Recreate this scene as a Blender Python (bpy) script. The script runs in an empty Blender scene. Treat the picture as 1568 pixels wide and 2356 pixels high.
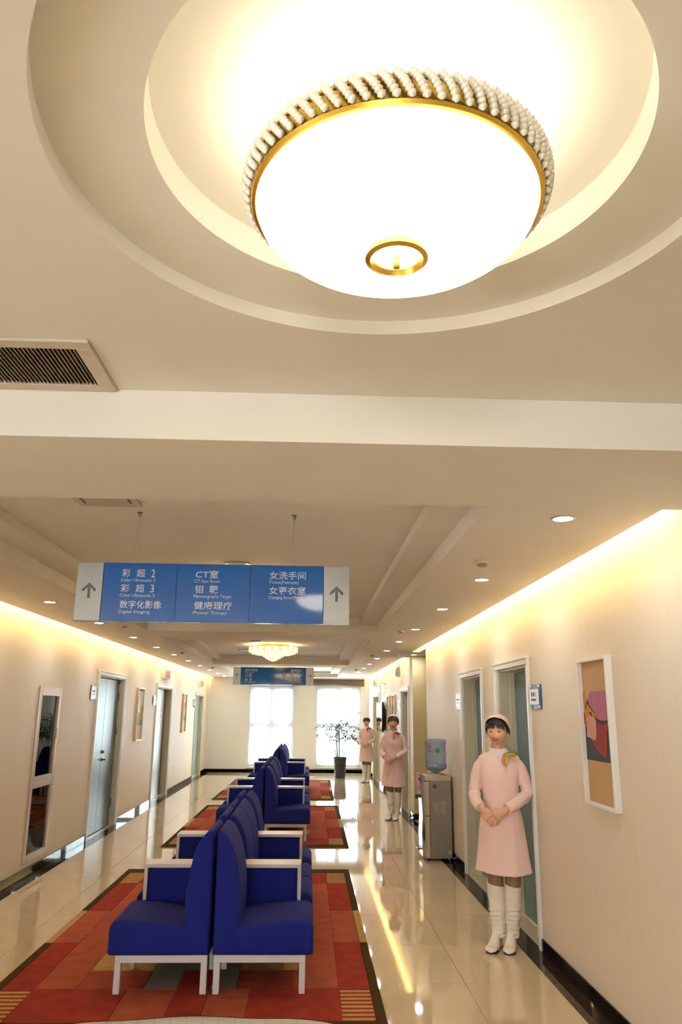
import bpy, bmesh, math, random
import numpy as np
from mathutils import Vector, Matrix

# ------------------------------------------------------------------ camera, world, exposure
scene = bpy.context.scene
COL = scene.collection
PI = math.pi
FPX = 1772.2
YAW, PITCH, ROLL = 0.0392730081, 0.253550107, 0.00974659473
CAM_H = 1.72


def make_camera():
    cy, sy, cp, sp = math.cos(YAW), math.sin(YAW), math.cos(PITCH), math.sin(PITCH)
    f = Vector((sy * cp, cy * cp, sp))
    r = Vector((cy, -sy, 0))
    u = r.cross(f)
    rx = r * math.cos(ROLL) + u * math.sin(ROLL)
    ux = -r * math.sin(ROLL) + u * math.cos(ROLL)
    cd = bpy.data.cameras.new('camera')
    cam = bpy.data.objects.new('camera', cd)
    COL.objects.link(cam)
    m = Matrix.Identity(4)
    for i in range(3):
        m[i][0], m[i][1], m[i][2] = rx[i], ux[i], -f[i]
    m[2][3] = CAM_H
    cam.matrix_world = m
    cd.sensor_fit = 'VERTICAL'
    cd.sensor_height = 36.0
    cd.lens = FPX / 2356 * 36.0
    cd.clip_start = 0.02
    cd.clip_end = 200
    scene.camera = cam


make_camera()
scene.view_settings.view_transform = 'Standard'
scene.view_settings.look = 'None'
scene.view_settings.gamma = 1.0
scene.view_settings.use_curve_mapping = False
scene.view_settings.exposure = 1.3

WORLD_STRENGTH = 9.0
DOME_E = 3.5
COVE_E = 20.0
CHAND_E = 0.7
DOWN_E = 100.0
scene.cycles.max_bounces = 6
scene.cycles.diffuse_bounces = 3
scene.cycles.glossy_bounces = 3
scene.cycles.transmission_bounces = 2
scene.cycles.transparent_max_bounces = 8
scene.cycles.caustics_reflective = False
scene.cycles.caustics_refractive = False
scene.cycles.sample_clamp_indirect = 6.0
scene.cycles.adaptive_threshold = 0.1
scene.cycles.adaptive_min_samples = 16

world = bpy.data.worlds.new('daylight')
scene.world = world
world.use_nodes = True
bg = world.node_tree.nodes['Background']
bg.inputs[0].default_value = (0.93, 0.97, 1.0, 1)
bg.inputs[1].default_value = WORLD_STRENGTH


# ------------------------------------------------------------------ materials
def lin(c):
    return tuple(((v / 255) / 12.92 if v / 255 <= 0.04045 else ((v / 255 + 0.055) / 1.055) ** 2.4) for v in c)


MATS = {}


def mat(name, rgb, rough=0.5, metal=0.0, spec=0.5, noise=None, bump=None, coat=0.0, emit=None, trans=0.0, sheen=0.0, sss=0.0):
    """rgb in sRGB 0-255; noise=(scale xyz, amount); bump=(scale, strength)"""
    if name in MATS:
        return MATS[name]
    m = bpy.data.materials.new(name)
    m.use_nodes = True
    nt = m.node_tree
    b = nt.nodes['Principled BSDF']
    c = lin(rgb)
    b.inputs['Base Color'].default_value = (*c, 1)
    b.inputs['Roughness'].default_value = rough
    b.inputs['Metallic'].default_value = metal
    b.inputs['Specular IOR Level'].default_value = spec
    b.inputs['Coat Weight'].default_value = coat
    b.inputs['Coat Roughness'].default_value = 0.03
    b.inputs['Transmission Weight'].default_value = trans
    if sheen:
        b.inputs['Sheen Weight'].default_value = sheen
    if sss:
        b.inputs['Subsurface Weight'].default_value = sss
        b.inputs['Subsurface Radius'].default_value = (0.01, 0.004, 0.002)
    if emit:
        b.inputs['Emission Color'].default_value = (*emit[0], 1)
        b.inputs['Emission Strength'].default_value = emit[1]
    if noise or bump:
        tc = nt.nodes.new('ShaderNodeTexCoord')
    if noise:
        mp = nt.nodes.new('ShaderNodeMapping')
        sc = noise[0] if isinstance(noise[0], tuple) else (noise[0],) * 3
        mp.inputs['Scale'].default_value = sc
        nt.links.new(tc.outputs['Object'], mp.inputs['Vector'])
        nz = nt.nodes.new('ShaderNodeTexNoise')
        nz.inputs['Scale'].default_value = 1.0
        nz.inputs['Detail'].default_value = 2.0
        nt.links.new(mp.outputs[0], nz.inputs['Vector'])
        rp = nt.nodes.new('ShaderNodeValToRGB')
        a = noise[1]
        rp.color_ramp.elements[0].position = 0.3
        rp.color_ramp.elements[1].position = 0.7
        lo = tuple(v * (1 - a) for v in c)
        hi = tuple(min(1, v * (1 + a)) for v in c)
        if len(noise) > 2:
            hi = lin(noise[2])
            lo = c
        rp.color_ramp.elements[0].color = (*lo, 1)
        rp.color_ramp.elements[1].color = (*hi, 1)
        nt.links.new(nz.outputs['Fac'], rp.inputs[0])
        nt.links.new(rp.outputs[0], b.inputs['Base Color'])
    if bump:
        nb = nt.nodes.new('ShaderNodeTexNoise')
        nb.inputs['Scale'].default_value = bump[0]
        nt.links.new(tc.outputs['Object'], nb.inputs['Vector'])
        bp = nt.nodes.new('ShaderNodeBump')
        bp.inputs['Strength'].default_value = bump[1]
        bp.inputs['Distance'].default_value = 0.01
        nt.links.new(nb.outputs['Fac'], bp.inputs['Height'])
        nt.links.new(bp.outputs[0], b.inputs['Normal'])
    MATS[name] = m
    return m


def emis(name, col, strength):
    if name in MATS:
        return MATS[name]
    m = bpy.data.materials.new(name)
    m.use_nodes = True
    nt = m.node_tree
    nt.nodes.clear()
    o = nt.nodes.new('ShaderNodeOutputMaterial')
    e = nt.nodes.new('ShaderNodeEmission')
    e.inputs[0].default_value = (*col, 1)
    e.inputs[1].default_value = strength
    nt.links.new(e.outputs[0], o.inputs[0])
    MATS[name] = m
    return m


def mixmat(name, a, b, fac, acol, bcol, arough=0.0, brough=0.0, fresnel=False):
    """mix of two BSDFs, a/b in 'transparent','translucent','glossy','diffuse','glass'"""
    if name in MATS:
        return MATS[name]
    m = bpy.data.materials.new(name)
    m.use_nodes = True
    nt = m.node_tree
    nt.nodes.clear()
    o = nt.nodes.new('ShaderNodeOutputMaterial')
    mx = nt.nodes.new('ShaderNodeMixShader')
    kinds = dict(transparent='ShaderNodeBsdfTransparent', translucent='ShaderNodeBsdfTranslucent', glossy='ShaderNodeBsdfAnisotropic',
                 diffuse='ShaderNodeBsdfDiffuse', glass='ShaderNodeBsdfGlass')
    for i, (k, c, r) in enumerate(((a, acol, arough), (b, bcol, brough))):
        n = nt.nodes.new(kinds[k])
        n.inputs[0].default_value = (*c, 1)
        if k in ('glossy', 'glass'):
            n.inputs['Roughness'].default_value = r
        nt.links.new(n.outputs[0], mx.inputs[1 + i])
    if fresnel:
        f = nt.nodes.new('ShaderNodeFresnel')
        f.inputs[0].default_value = fac
        nt.links.new(f.outputs[0], mx.inputs[0])
    else:
        mx.inputs[0].default_value = fac
    nt.links.new(mx.outputs[0], o.inputs[0])
    MATS[name] = m
    return m


M_WALL = mat('wallpaper', (231, 214, 191), 0.55, spec=0.35, noise=((45, 45, 0.6), 0.022))
M_ENDWALL = mat('end_wall_paint', (232, 229, 224), 0.6, noise=((6, 6, 6), 0.02))
M_YELLOWWALL = mat('passage_paint', (206, 184, 134), 0.6, noise=((6, 6, 6), 0.02))
M_CEIL = mat('ceiling_paint', (235, 228, 215), 0.75, noise=((3, 3, 3), 0.015))
M_TILE = mat('polished_tile', (226, 203, 166), 0.035, spec=0.5, coat=0.25, noise=((2.5, 2.5, 2.5), 0.035))
M_GROUT = mat('grout', (140, 118, 90), 0.7, noise=(30, 0.1))
M_MARBLE = mat('dark_marble', (38, 27, 22), 0.02, spec=0.22, coat=0.0, noise=((5, 9, 5), 0.0, (66, 47, 36)))
M_BASE = mat('black_baseboard', (20, 17, 16), 0.015, spec=0.1, coat=0.0, noise=(8, 0.15))
M_WHITE = mat('white_lacquer', (232, 228, 222), 0.3, noise=(5, 0.02))
M_WHITE2 = mat('white_metal_paint', (214, 206, 204), 0.35, noise=(5, 0.02))
M_FRAMECREAM = mat('cream_frame', (226, 205, 165), 0.35, noise=(9, 0.05))
M_STEEL = mat('brushed_steel', (118, 128, 130), 0.36, metal=0.6, noise=((60, 60, 1.2), 0.15))
M_STEEL2 = mat('dull_steel', (128, 124, 120), 0.4, metal=0.7, noise=((60, 60, 1.2), 0.15))
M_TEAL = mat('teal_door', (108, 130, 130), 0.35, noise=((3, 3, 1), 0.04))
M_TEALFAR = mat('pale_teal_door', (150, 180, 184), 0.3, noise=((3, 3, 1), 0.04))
M_CREAMDOOR = mat('cream_jamb', (205, 196, 170), 0.4, noise=(5, 0.03))
M_GREYDOOR = mat('greige_door', (176, 160, 132), 0.4, noise=((3, 3, 1), 0.04))
M_BLUE = mat('royal_blue_fabric', (28, 38, 122), 0.85, spec=0.2, noise=(140, 0.16), bump=(400, 0.25), sheen=0.03)
M_GOLD = mat('polished_gold', (240, 196, 84), 0.28, metal=1.0, noise=(6, 0.05))
M_BRASS = mat('brass', (150, 130, 90), 0.3, metal=1.0, noise=(20, 0.1))
M_ALU = mat('anodised_aluminium', (176, 170, 160), 0.38, metal=0.7, noise=((3, 3, 60), 0.04))
M_ALUB = mat('beige_aluminium', (186, 164, 140), 0.4, metal=0.3, noise=((3, 3, 60), 0.04))
M_CHROME = mat('chrome', (200, 200, 202), 0.08, metal=1.0, noise=(10, 0.03))
M_SIGNBLUE = mat('sign_blue', (12, 98, 182), 0.06, spec=0.6, coat=0.4, noise=(4, 0.03))
M_SIGNTEXT = mat('sign_text', (206, 214, 222), 0.3, noise=(20, 0.02))
M_SIGNGREY = mat('sign_silver', (158, 156, 152), 0.36, metal=0.8, noise=((2, 2, 90), 0.03))
M_ARROW = mat('arrow_grey', (104, 100, 96), 0.4, noise=(20, 0.03))
M_BLACK = mat('black_plastic', (16, 16, 18), 0.3, noise=(20, 0.1))
M_DARKVOID = mat('duct_shade', (30, 27, 24), 0.8, noise=(9, 0.1))


# ------------------------------------------------------------------ mesh helpers
class MB:
    """collects verts/faces and links them as one mesh object"""

    def __init__(s):
        s.v, s.f, s.mi = [], [], []

    def add(s, verts, faces, mi=0):
        o = len(s.v)
        s.v.extend([tuple(p) for p in verts])
        s.f.extend([tuple(o + i for i in fc) for fc in faces])
        s.mi.extend([mi] * len(faces))
        return s

    def box(s, x0, x1, y0, y1, z0, z1, mi=0):
        v = [(x0, y0, z0), (x1, y0, z0), (x1, y1, z0), (x0, y1, z0), (x0, y0, z1), (x1, y0, z1), (x1, y1, z1), (x0, y1, z1)]
        return s.add(v, [(0, 3, 2, 1), (4, 5, 6, 7), (0, 1, 5, 4), (1, 2, 6, 5), (2, 3, 7, 6), (3, 0, 4, 7)], mi)

    def rbox(s, x0, x1, y0, y1, z0, z1, r=0.004, seg=1, mi=0):
        bm = bmesh.new()
        bmesh.ops.create_cube(bm, size=1)
        for v in bm.verts:
            v.co = Vector(((x0 + x1) / 2 + v.co.x * (x1 - x0), (y0 + y1) / 2 + v.co.y * (y1 - y0), (z0 + z1) / 2 + v.co.z * (z1 - z0)))
        bmesh.ops.bevel(bm, geom=bm.edges[:], offset=r, segments=seg, profile=0.5, affect='EDGES')
        s.from_bm(bm, mi)
        return s

    def from_bm(s, bm, mi=0):
        bm.verts.index_update()
        s.add([v.co[:] for v in bm.verts], [[v.index for v in f.verts] for f in bm.faces], mi)
        bm.free()

    def loft(s, rings, cap0=True, cap1=True, mi=0, close=True):
        n = len(rings[0])
        vs = [p for r in rings for p in r]
        fs = []
        for i in range(len(rings) - 1):
            for j in range(n if close else n - 1):
                k = (j + 1) % n
                fs.append((i * n + j, i * n + k, (i + 1) * n + k, (i + 1) * n + j))
        if cap0:
            fs.append(tuple(range(n - 1, -1, -1)))
        if cap1:
            fs.append(tuple((len(rings) - 1) * n + j for j in range(n)))
        return s.add(vs, fs, mi)

    def tube(s, pts, rad, n=8, mi=0, flat=1.0, up=None):
        """rad: number or list; flat squashes along the second axis"""
        pts = [Vector(p) for p in pts]
        if not hasattr(rad, '__len__'):
            rad = [rad] * len(pts)
        rings = []
        prev = Vector(up) if up else None
        for i, p in enumerate(pts):
            t = (pts[min(i + 1, len(pts) - 1)] - pts[max(i - 1, 0)]).normalized()
            if prev is None:
                prev = Vector((0, 0, 1)) if abs(t.z) < 0.9 else Vector((1, 0, 0))
            a = (prev - t * prev.dot(t)).normalized()
            b = t.cross(a)
            prev = a
            rings.append([(p + (a * math.cos(2 * PI * j / n) * flat + b * math.sin(2 * PI * j / n)) * rad[i])[:] for j in range(n)])
        return s.loft(rings, mi=mi)

    def lathe(s, prof, cx=0, cy=0, n=32, mi=0, cap0=True, cap1=True):
        rings = [[(cx + r * math.cos(2 * PI * j / n), cy + r * math.sin(2 * PI * j / n), z) for j in range(n)] for r, z in prof]
        return s.loft(rings, cap0, cap1, mi)

    def sphere(s, c, r, nu=12, nv=8, mi=0):
        r = r if hasattr(r, '__len__') else (r, r, r)
        rings = []
        for i in range(1, nv):
            ph = PI * i / nv - PI / 2
            rings.append([(c[0] + r[0] * math.cos(ph) * math.cos(2 * PI * j / nu), c[1] + r[1] * math.cos(ph) * math.sin(2 * PI * j / nu), c[2] + r[2] * math.sin(ph)) for j in range(nu)])
        return s.loft(rings, True, True, mi)

    def mesh(s, name, mats, smooth=False, angle=None):
        me = bpy.data.meshes.new(name)
        me.from_pydata(s.v, [], s.f)
        for m in (mats if isinstance(mats, (list, tuple)) else [mats]):
            me.materials.append(m)
        if any(s.mi):
            me.polygons.foreach_set('material_index', s.mi)
        if smooth:
            me.polygons.foreach_set('use_smooth', [True] * len(me.polygons))
            if angle:
                try:
                    me.set_sharp_from_angle(angle=math.radians(angle))
                except Exception:
                    pass
        me.update()
        return me

    def obj(s, name, mats, parent=None, smooth=False, angle=40):
        o = bpy.data.objects.new(name, s.mesh(name, mats, smooth, angle))
        COL.objects.link(o)
        if parent:
            o.parent = parent
        return o


def link(name, me, parent=None, loc=None, rot=None):
    o = bpy.data.objects.new(name, me)
    COL.objects.link(o)
    if parent:
        o.parent = parent
    if loc is not None:
        o.location = loc
    if rot is not None:
        o.rotation_euler = rot
    return o


def tag(o, label, cat, group=None, kind=None):
    o['label'] = label
    if cat:
        o['category'] = cat
    if group:
        o['group'] = group
    if kind:
        o['kind'] = kind
    return o


def thing(name, label, cat, loc=(0, 0, 0), rz=0.0, group=None):
    o = bpy.data.objects.new(name, None)
    COL.objects.link(o)
    o.location = loc
    o.rotation_euler = (0, 0, rz)
    o.empty_display_size = 0.1
    return tag(o, label, cat, group)


def struct(o, label=None):
    o['kind'] = 'structure'
    if label:
        o['label'] = label
    return o


def sempty(name, label, loc=(0, 0, 0), rz=0.0):
    o = bpy.data.objects.new(name, None)
    COL.objects.link(o)
    o.location = loc
    o.rotation_euler = (0, 0, rz)
    return struct(o, label)


def copy_tree(o, parent=None):
    c = o.copy()
    COL.objects.link(c)
    c.parent = parent
    for ch in list(o.children):
        copy_tree(ch, c)
    return c


def text_mesh(body, size, mat_, depth=0.0008, align='LEFT', bold=0.0, sx=1.0):
    """flat lettering as a mesh in XZ, facing -Y"""
    cu = bpy.data.curves.new('txt', 'FONT')
    cu.body = body
    cu.size = size
    cu.align_x = align
    cu.extrude = depth / 2
    cu.offset = bold
    cu.resolution_u = 2
    ob = bpy.data.objects.new('txt', cu)
    COL.objects.link(ob)
    bpy.context.view_layer.update()
    dg = bpy.context.evaluated_depsgraph_get()
    me = bpy.data.meshes.new_from_object(ob.evaluated_get(dg))
    bpy.data.objects.remove(ob)
    bpy.data.curves.remove(cu)
    me.transform(Matrix.Scale(sx, 4, (1, 0, 0)))
    me.transform(Matrix.Rotation(PI / 2, 4, 'X'))
    me.materials.clear()
    me.materials.append(mat_)
    return me


# ------------------------------------------------------------------ room dimensions
XR, XL, YE = 1.795, -2.951, 23.5
ZS, ZSH, ZT, ZL = 2.67, 2.77, 2.835, 2.858      # soffit, tray shelf, tray top, lobby ceiling
YB0, YB1 = 2.66, 3.5                            # beam
CX = -0.578                                     # centre line of trays and seats
LOBX0, LOBX1, LOBY0 = -5.2, 5.2, -6.0


def wall_mesh(axis, pos, thick, u0, u1, z0, z1, holes):
    """axis 'x': wall in plane X=pos spanning Y u0..u1; thick signed"""
    us = sorted({u0, u1, *[h[0] for h in holes], *[h[1] for h in holes]})
    zs = sorted({z0, z1, *[h[2] for h in holes], *[h[3] for h in holes]})
    us = [u for u in us if u0 <= u <= u1]
    zs = [z for z in zs if z0 <= z <= z1]
    mb = MB()
    p0, p1 = sorted((pos, pos + thick))
    for i in range(len(us) - 1):
        run = None
        for k in range(len(zs) - 1):
            um, zm = (us[i] + us[i + 1]) / 2, (zs[k] + zs[k + 1]) / 2
            if any(h[0] < um < h[1] and h[2] < zm < h[3] for h in holes):
                continue
            if axis == 'x':
                mb.box(p0, p1, us[i], us[i + 1], zs[k], zs[k + 1])
            else:
                mb.box(us[i], us[i + 1], p0, p1, zs[k], zs[k + 1])
    return mb


# openings (y0, y1, z0, z1)
HL_WIN = (8.81, 9.585, 0.14, 1.963)
HL = [(11.26, 12.82, 0, 2.19), (15.6, 17.22, 0, 2.16), (20.98, 22.44, 0, 2.11)]
HR = [(6.39, 7.40, 0, 2.11), (8.12, 9.12, 0, 2.11), (14.1, 15.12, 0, 2.11), (19.95, 21.65, 0, 2.13)]
PASS = (11.96, 13.55)
ZC = 3.0

struct(wall_mesh('x', XL, -0.22, YB0, YE, 0, ZC, [HL_WIN] + HL).obj('wall_left', M_WALL), 'beige striped wallpaper wall with steel doors')
struct(wall_mesh('x', XR, 0.22, YB0, PASS[0], 0, ZC, HR[:2]).obj('wall_right', M_WALL), 'beige striped wallpaper wall behind the nearest nurse')
struct(wall_mesh('x', XR, 0.22, PASS[1], YE, 0, ZC, HR[2:]).obj('wall_right_beyond', M_WALL), 'wallpaper wall beyond the side passage')
mb = MB()
mb.box(XR + 0.22, XR + 3.0, PASS[1], PASS[1] + 0.2, 0, ZC)
mb.box(XR + 0.003, XR + 0.22, PASS[1] - 0.004, PASS[1] + 0.001, 0, ZC)
struct(mb.obj('wall_passage', M_YELLOWWALL), 'yellow painted return wall of the side passage')
struct(MB().box(XR + 0.22, XR + 3.0, PASS[0] - 0.2, PASS[0], 0, ZC).obj('wall_passage_near', M_YELLOWWALL))
struct(MB().box(XR + 3.0, XR + 3.2, PASS[0] - 0.2, PASS[1] + 0.2, 0, ZC).obj('wall_passage_end', M_YELLOWWALL))
WIN = [(-1.735, -0.402, 0.17, 2.62), (0.243, 1.56, 0.17, 2.62)]
struct(wall_mesh('y', YE, 0.25, XL - 0.22, XR + 0.22, 0, ZC, WIN).obj('wall_end', M_ENDWALL), 'pale end wall with two tall curtained windows')
# lobby (around and behind the camera)
LWIN_FILL = [(-2.4, -0.8, 0.3, 2.5)]  # unseen opening added to let fill daylight in from behind the camera
LSIDE_FILL = (-2.0, -0.5, 0.25, 2.3)  # unseen side opening added to give the lobby fill daylight
struct(wall_mesh('y', LOBY0, -0.25, LOBX0, LOBX1, 0, ZC, LWIN_FILL).obj('wall_back', M_ENDWALL), 'lobby wall with an added fill window')
struct(wall_mesh('x', LOBX0, -0.2, LOBY0, YB0, 0, ZC, [LSIDE_FILL]).obj('wall_lobby_left', M_WALL))
struct(wall_mesh('x', LOBX1, 0.2, LOBY0, YB0, 0, ZC, []).obj('wall_lobby_right', M_WALL))
struct(MB().box(LOBX0, XL - 0.22, YB0, YB0 + 0.2, 0, ZC).obj('wall_lobby_front', M_WALL))
struct(MB().box(XR + 0.22, LOBX1, YB0, YB0 + 0.2, 0, ZC).obj('wall_lobby_front_right', M_WALL))

# ---- ceilings
TRAYS = [(3.5, 9.70), (10.57, 16.55), (17.35, 22.75)]
TX0, TX1 = -2.0, 0.838
CG = 0.12     # cove gap
mb = MB()
xs0, xs1 = XL + CG, XR - CG
# beam and cross bands at soffit height
LIP = 0.016


def slab(y0, y1, x0=xs0, x1=xs1):
    mb.box(x0, x1, y0, y1, ZS, ZS + LIP)


slab(YB0, YB1, XL, XR)
mb.box(XL, XR, YB0, YB0 + 0.05, ZS + LIP, ZL)
bands = [(TRAYS[0][1], TRAYS[1][0]), (TRAYS[1][1], TRAYS[2][0]), (TRAYS[2][1], YE)]
for a, b in bands:
    slab(a, b, TX0, TX1)
slab(YB1, YE, xs0, TX0)
slab(YB1, YE, TX1, xs1)
slab(12.66, 13.98, xs1, XR)                       # soffit filling the cove at the side passage
mb.box(XR, XR + 3.0, PASS[0], PASS[1], ZS, ZS + LIP)
mb.box(xs1, XR, 12.66, 12.68, ZS + LIP, ZC)
mb.box(XR, XR + 0.05, PASS[0], PASS[1], ZS + LIP, ZC)
mb.box(xs1, XR, 13.96, 13.98, ZS + LIP, ZC)
for a, b in TRAYS:
    # outer riser
    t = 0.03
    mb.box(TX0 - t, TX0, a - t, b + t, ZS + LIP, ZSH + LIP)
    mb.box(TX1, TX1 + t, a - t, b + t, ZS + LIP, ZSH + LIP)
    mb.box(TX0, TX1, b, b + t, ZS + LIP, ZSH + LIP)
    mb.box(TX0, TX1, a - t, a, ZS + LIP, ZSH + LIP)
    # shelf
    w = 0.21
    mb.box(TX0, TX0 + w, a, b, ZSH, ZSH + LIP)
    mb.box(TX1 - w, TX1, a, b, ZSH, ZSH + LIP)
    mb.box(TX0 + w, TX1 - w, a, a + w, ZSH, ZSH + LIP)
    mb.box(TX0 + w, TX1 - w, b - w, b, ZSH, ZSH + LIP)
    # inner riser + top
    mb.box(TX0 + w - t, TX0 + w, a + w - t, b - w + t, ZSH + LIP, ZT)
    mb.box(TX1 - w, TX1 - w + t, a + w - t, b - w + t, ZSH + LIP, ZT)
    mb.box(TX0 + w, TX1 - w, b - w, b - w + t, ZSH + LIP, ZT)
    mb.box(TX0 + w, TX1 - w, a + w - t, a + w, ZSH + LIP, ZT)
    mb.box(TX0 + w - t, TX1 - w + t, a + w - t, b - w + t, ZT, ZT + 0.02)
mb.box(XL - 0.22, XR + 0.22, YB0, YE + 0.25, ZC, ZC + 0.05)
mb.box(XR + 0.22, XR + 3.2, PASS[0] - 0.2, PASS[1] + 0.2, ZC, ZC + 0.05)
struct(mb.obj('ceiling', M_CEIL), 'cream stepped tray ceiling over the corridor')

# lobby ceiling with stepped round recess
RC = (0.168, 1.43)
mb = MB()
N = 144
rect = []
inner = []
for j in range(N):
    a = 2 * PI * j / N
    dx, dy = math.cos(a), math.sin(a)
    ts = []
    if dx > 1e-9: ts.append((LOBX1 - RC[0]) / dx)
    if dx < -1e-9: ts.append((LOBX0 - RC[0]) / dx)
    if dy > 1e-9: ts.append((YB0 - RC[1]) / dy)
    if dy < -1e-9: ts.append((LOBY0 - RC[1]) / dy)
    t = min(ts)
    rect.append((RC[0] + dx * t, RC[1] + dy * t, ZL))


def ringz(r, z):
    return [(RC[0] + r * math.cos(2 * PI * j / N), RC[1] + r * math.sin(2 * PI * j / N), z) for j in range(N)]


mb.loft([rect, ringz(0.747, ZL), ringz(0.747, 2.903), ringz(0.535, 2.903), ringz(0.532, 2.985)], cap0=False, cap1=True)
for cxx, cyy in ((LOBX0, LOBY0), (LOBX1, LOBY0), (LOBX0, YB0), (LOBX1, YB0)):
    q = sorted(range(N), key=lambda j: (rect[j][0] - cxx) ** 2 + (rect[j][1] - cyy) ** 2)[:2]
    mb.add([(cxx, cyy, ZL), rect[q[0]], rect[q[1]]], [(0, 1, 2)])
mb.box(LOBX0, LOBX1, LOBY0, YB0, ZC, ZC + 0.05)
o = mb.obj('ceiling', M_CEIL)
struct(o, 'lobby ceiling with a stepped round recess')

# ---- floor: polished tiles on a slab, dark marble border
floor = struct(MB().box(LOBX0, LOBX1, LOBY0, YB0 + 0.2, -0.1, -0.006).box(XL - 0.22, XR + 3.2, YB0 + 0.2, YE + 0.2, -0.1, -0.006).box(-5.6, XL - 0.22, 7.4, 13.2, -0.1, -0.006).obj('floor', M_GROUT),
               'beige polished tile floor with dark marble borders')
TXP, TYP = 0.804, 0.872
GR = 0.0016
tile_cache = {}


def tile(x0, x1, y0, y1, m, name):
    w, d = round(x1 - x0, 4), round(y1 - y0, 4)
    if w < 0.01 or d < 0.01:
        return
    key = (w, d, m.name)
    if key not in tile_cache:
        tile_cache[key] = MB().box(GR, w - GR, GR, d - GR, -0.006, 0).mesh(name, m)
    link(name, tile_cache[key], floor, (x0, y0, 0))


BW = 0.15
xi0, xi1 = XL + BW, XR - BW
xgr = [xi0] + [g for g in (-2.15, -1.346, -0.542, 0.262, 1.066) if xi0 < g < xi1] + [xi1]
yg = 5.636 - TYP * 4
ys = []
while yg < YE:
    ys.append(yg)
    yg += TYP
ys = [y for y in ys if y > YB0] + [YE - 0.12]
ys = [YB0 + 0.2] + [y for y in ys if y > YB0 + 0.25]
for i in range(len(ys) - 1):
    for k in range(len(xgr) - 1):
        tile(xgr[k], xgr[k + 1], ys[i], ys[i + 1], M_TILE, 'floor_tile')
    tile(XL, xi0, ys[i], ys[i + 1], M_MARBLE, 'border_tile')
    tile(xi1, XR, ys[i], ys[i + 1], M_MARBLE, 'border_tile')
for k in range(len(xgr) - 1):
    tile(xgr[k], xgr[k + 1], YE - 0.12, YE, M_MARBLE, 'border_tile')
# door thresholds and side passage floor
for (a, b, _, _) in HR:
    tile(XR, XR + 0.3, a, b, M_TILE, 'threshold')
for (a, b, _, _) in HL:
    tile(XL - 0.3, XL, a, b, M_TILE, 'threshold')
for k in range(4):
    tile(XR + k * 0.75, XR + (k + 1) * 0.75, PASS[0], PASS[1], M_TILE, 'floor_tile')
yy = YB0 + 0.2
gx = [LOBX0] + [1.066 + TXP * i for i in range(-7, 6)] + [LOBX1]
gy = [LOBY0] + [YB0 + 0.2 - TYP * i for i in range(9, 0, -1)] + [YB0 + 0.2]
for i in range(len(gy) - 1):
    for k in range(len(gx) - 1):
        tile(gx[k], gx[k + 1], gy[i], gy[i + 1], M_TILE, 'floor_tile')

# ---- baseboards


def baseboard(name, segs, axis, pos, label):
    mb = MB()
    for a, b in segs:
        p0, p1 = sorted((pos[0], pos[1]))
        if axis == 'x':
            mb.rbox(p0, p1, a, b, 0.0, 0.089, 0.003)
        else:
            mb.rbox(a, b, p0, p1, 0.0, 0.089, 0.003)
    struct(mb.obj(name, M_BASE), label)


FW = 0.07
lseg = [(YB0 + 0.2, 11.19), (12.89, 15.53), (17.29, 20.92), (22.5, YE)]
rseg = [(YB0 + 0.2, 6.32), (7.47, 8.05), (9.19, PASS[0]), (PASS[1], 14.03), (15.19, 19.88), (21.72, YE)]
baseboard('baseboard_left', lseg, 'x', (XL, XL + 0.014), 'glossy black skirting on the left wall')
baseboard('baseboard_right', rseg, 'x', (XR, XR - 0.014), 'glossy black skirting on the right wall')
baseboard('baseboard_end', [(XL, XR)], 'y', (YE, YE - 0.014), 'black skirting under the end windows')
baseboard('baseboard_passage', [(XR + 0.0, XR + 3.0)], 'y', (PASS[1] - 0.004, PASS[1] - 0.018), 'black skirting in the side passage')

# ---- cove tubes (warm fluorescent battens hidden above the soffit edges)
M_COVE = emis('cove_tube_glow', (1.0, 0.75, 0.31), COVE_E)
cove_runs = [('R', XR - 0.15, 3.55, 12.6), ('R', XR - 0.15, 14.04, YE - 0.05), ('L', XL + 0.15, 3.55, YE - 0.05)]
for i, (sd, x, a, b) in enumerate(cove_runs):
    t = thing('cove_light', ['warm cove light above the near right wall', 'warm cove light above the right wall past the side passage', 'warm cove light running above the left wall'][i], 'cove light', (x, a, ZS + 0.13), group='cove lights along the walls')
    sgn = -1 if sd == 'R' else 1
    MB().box(-0.03, 0.03, 0, b - a, 0.022, 0.034).obj('batten', M_WHITE, t)
    MB().tube([(0, 0, 0), (0, b - a, 0)], 0.019, 8).obj('tube', M_COVE, t)


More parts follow.
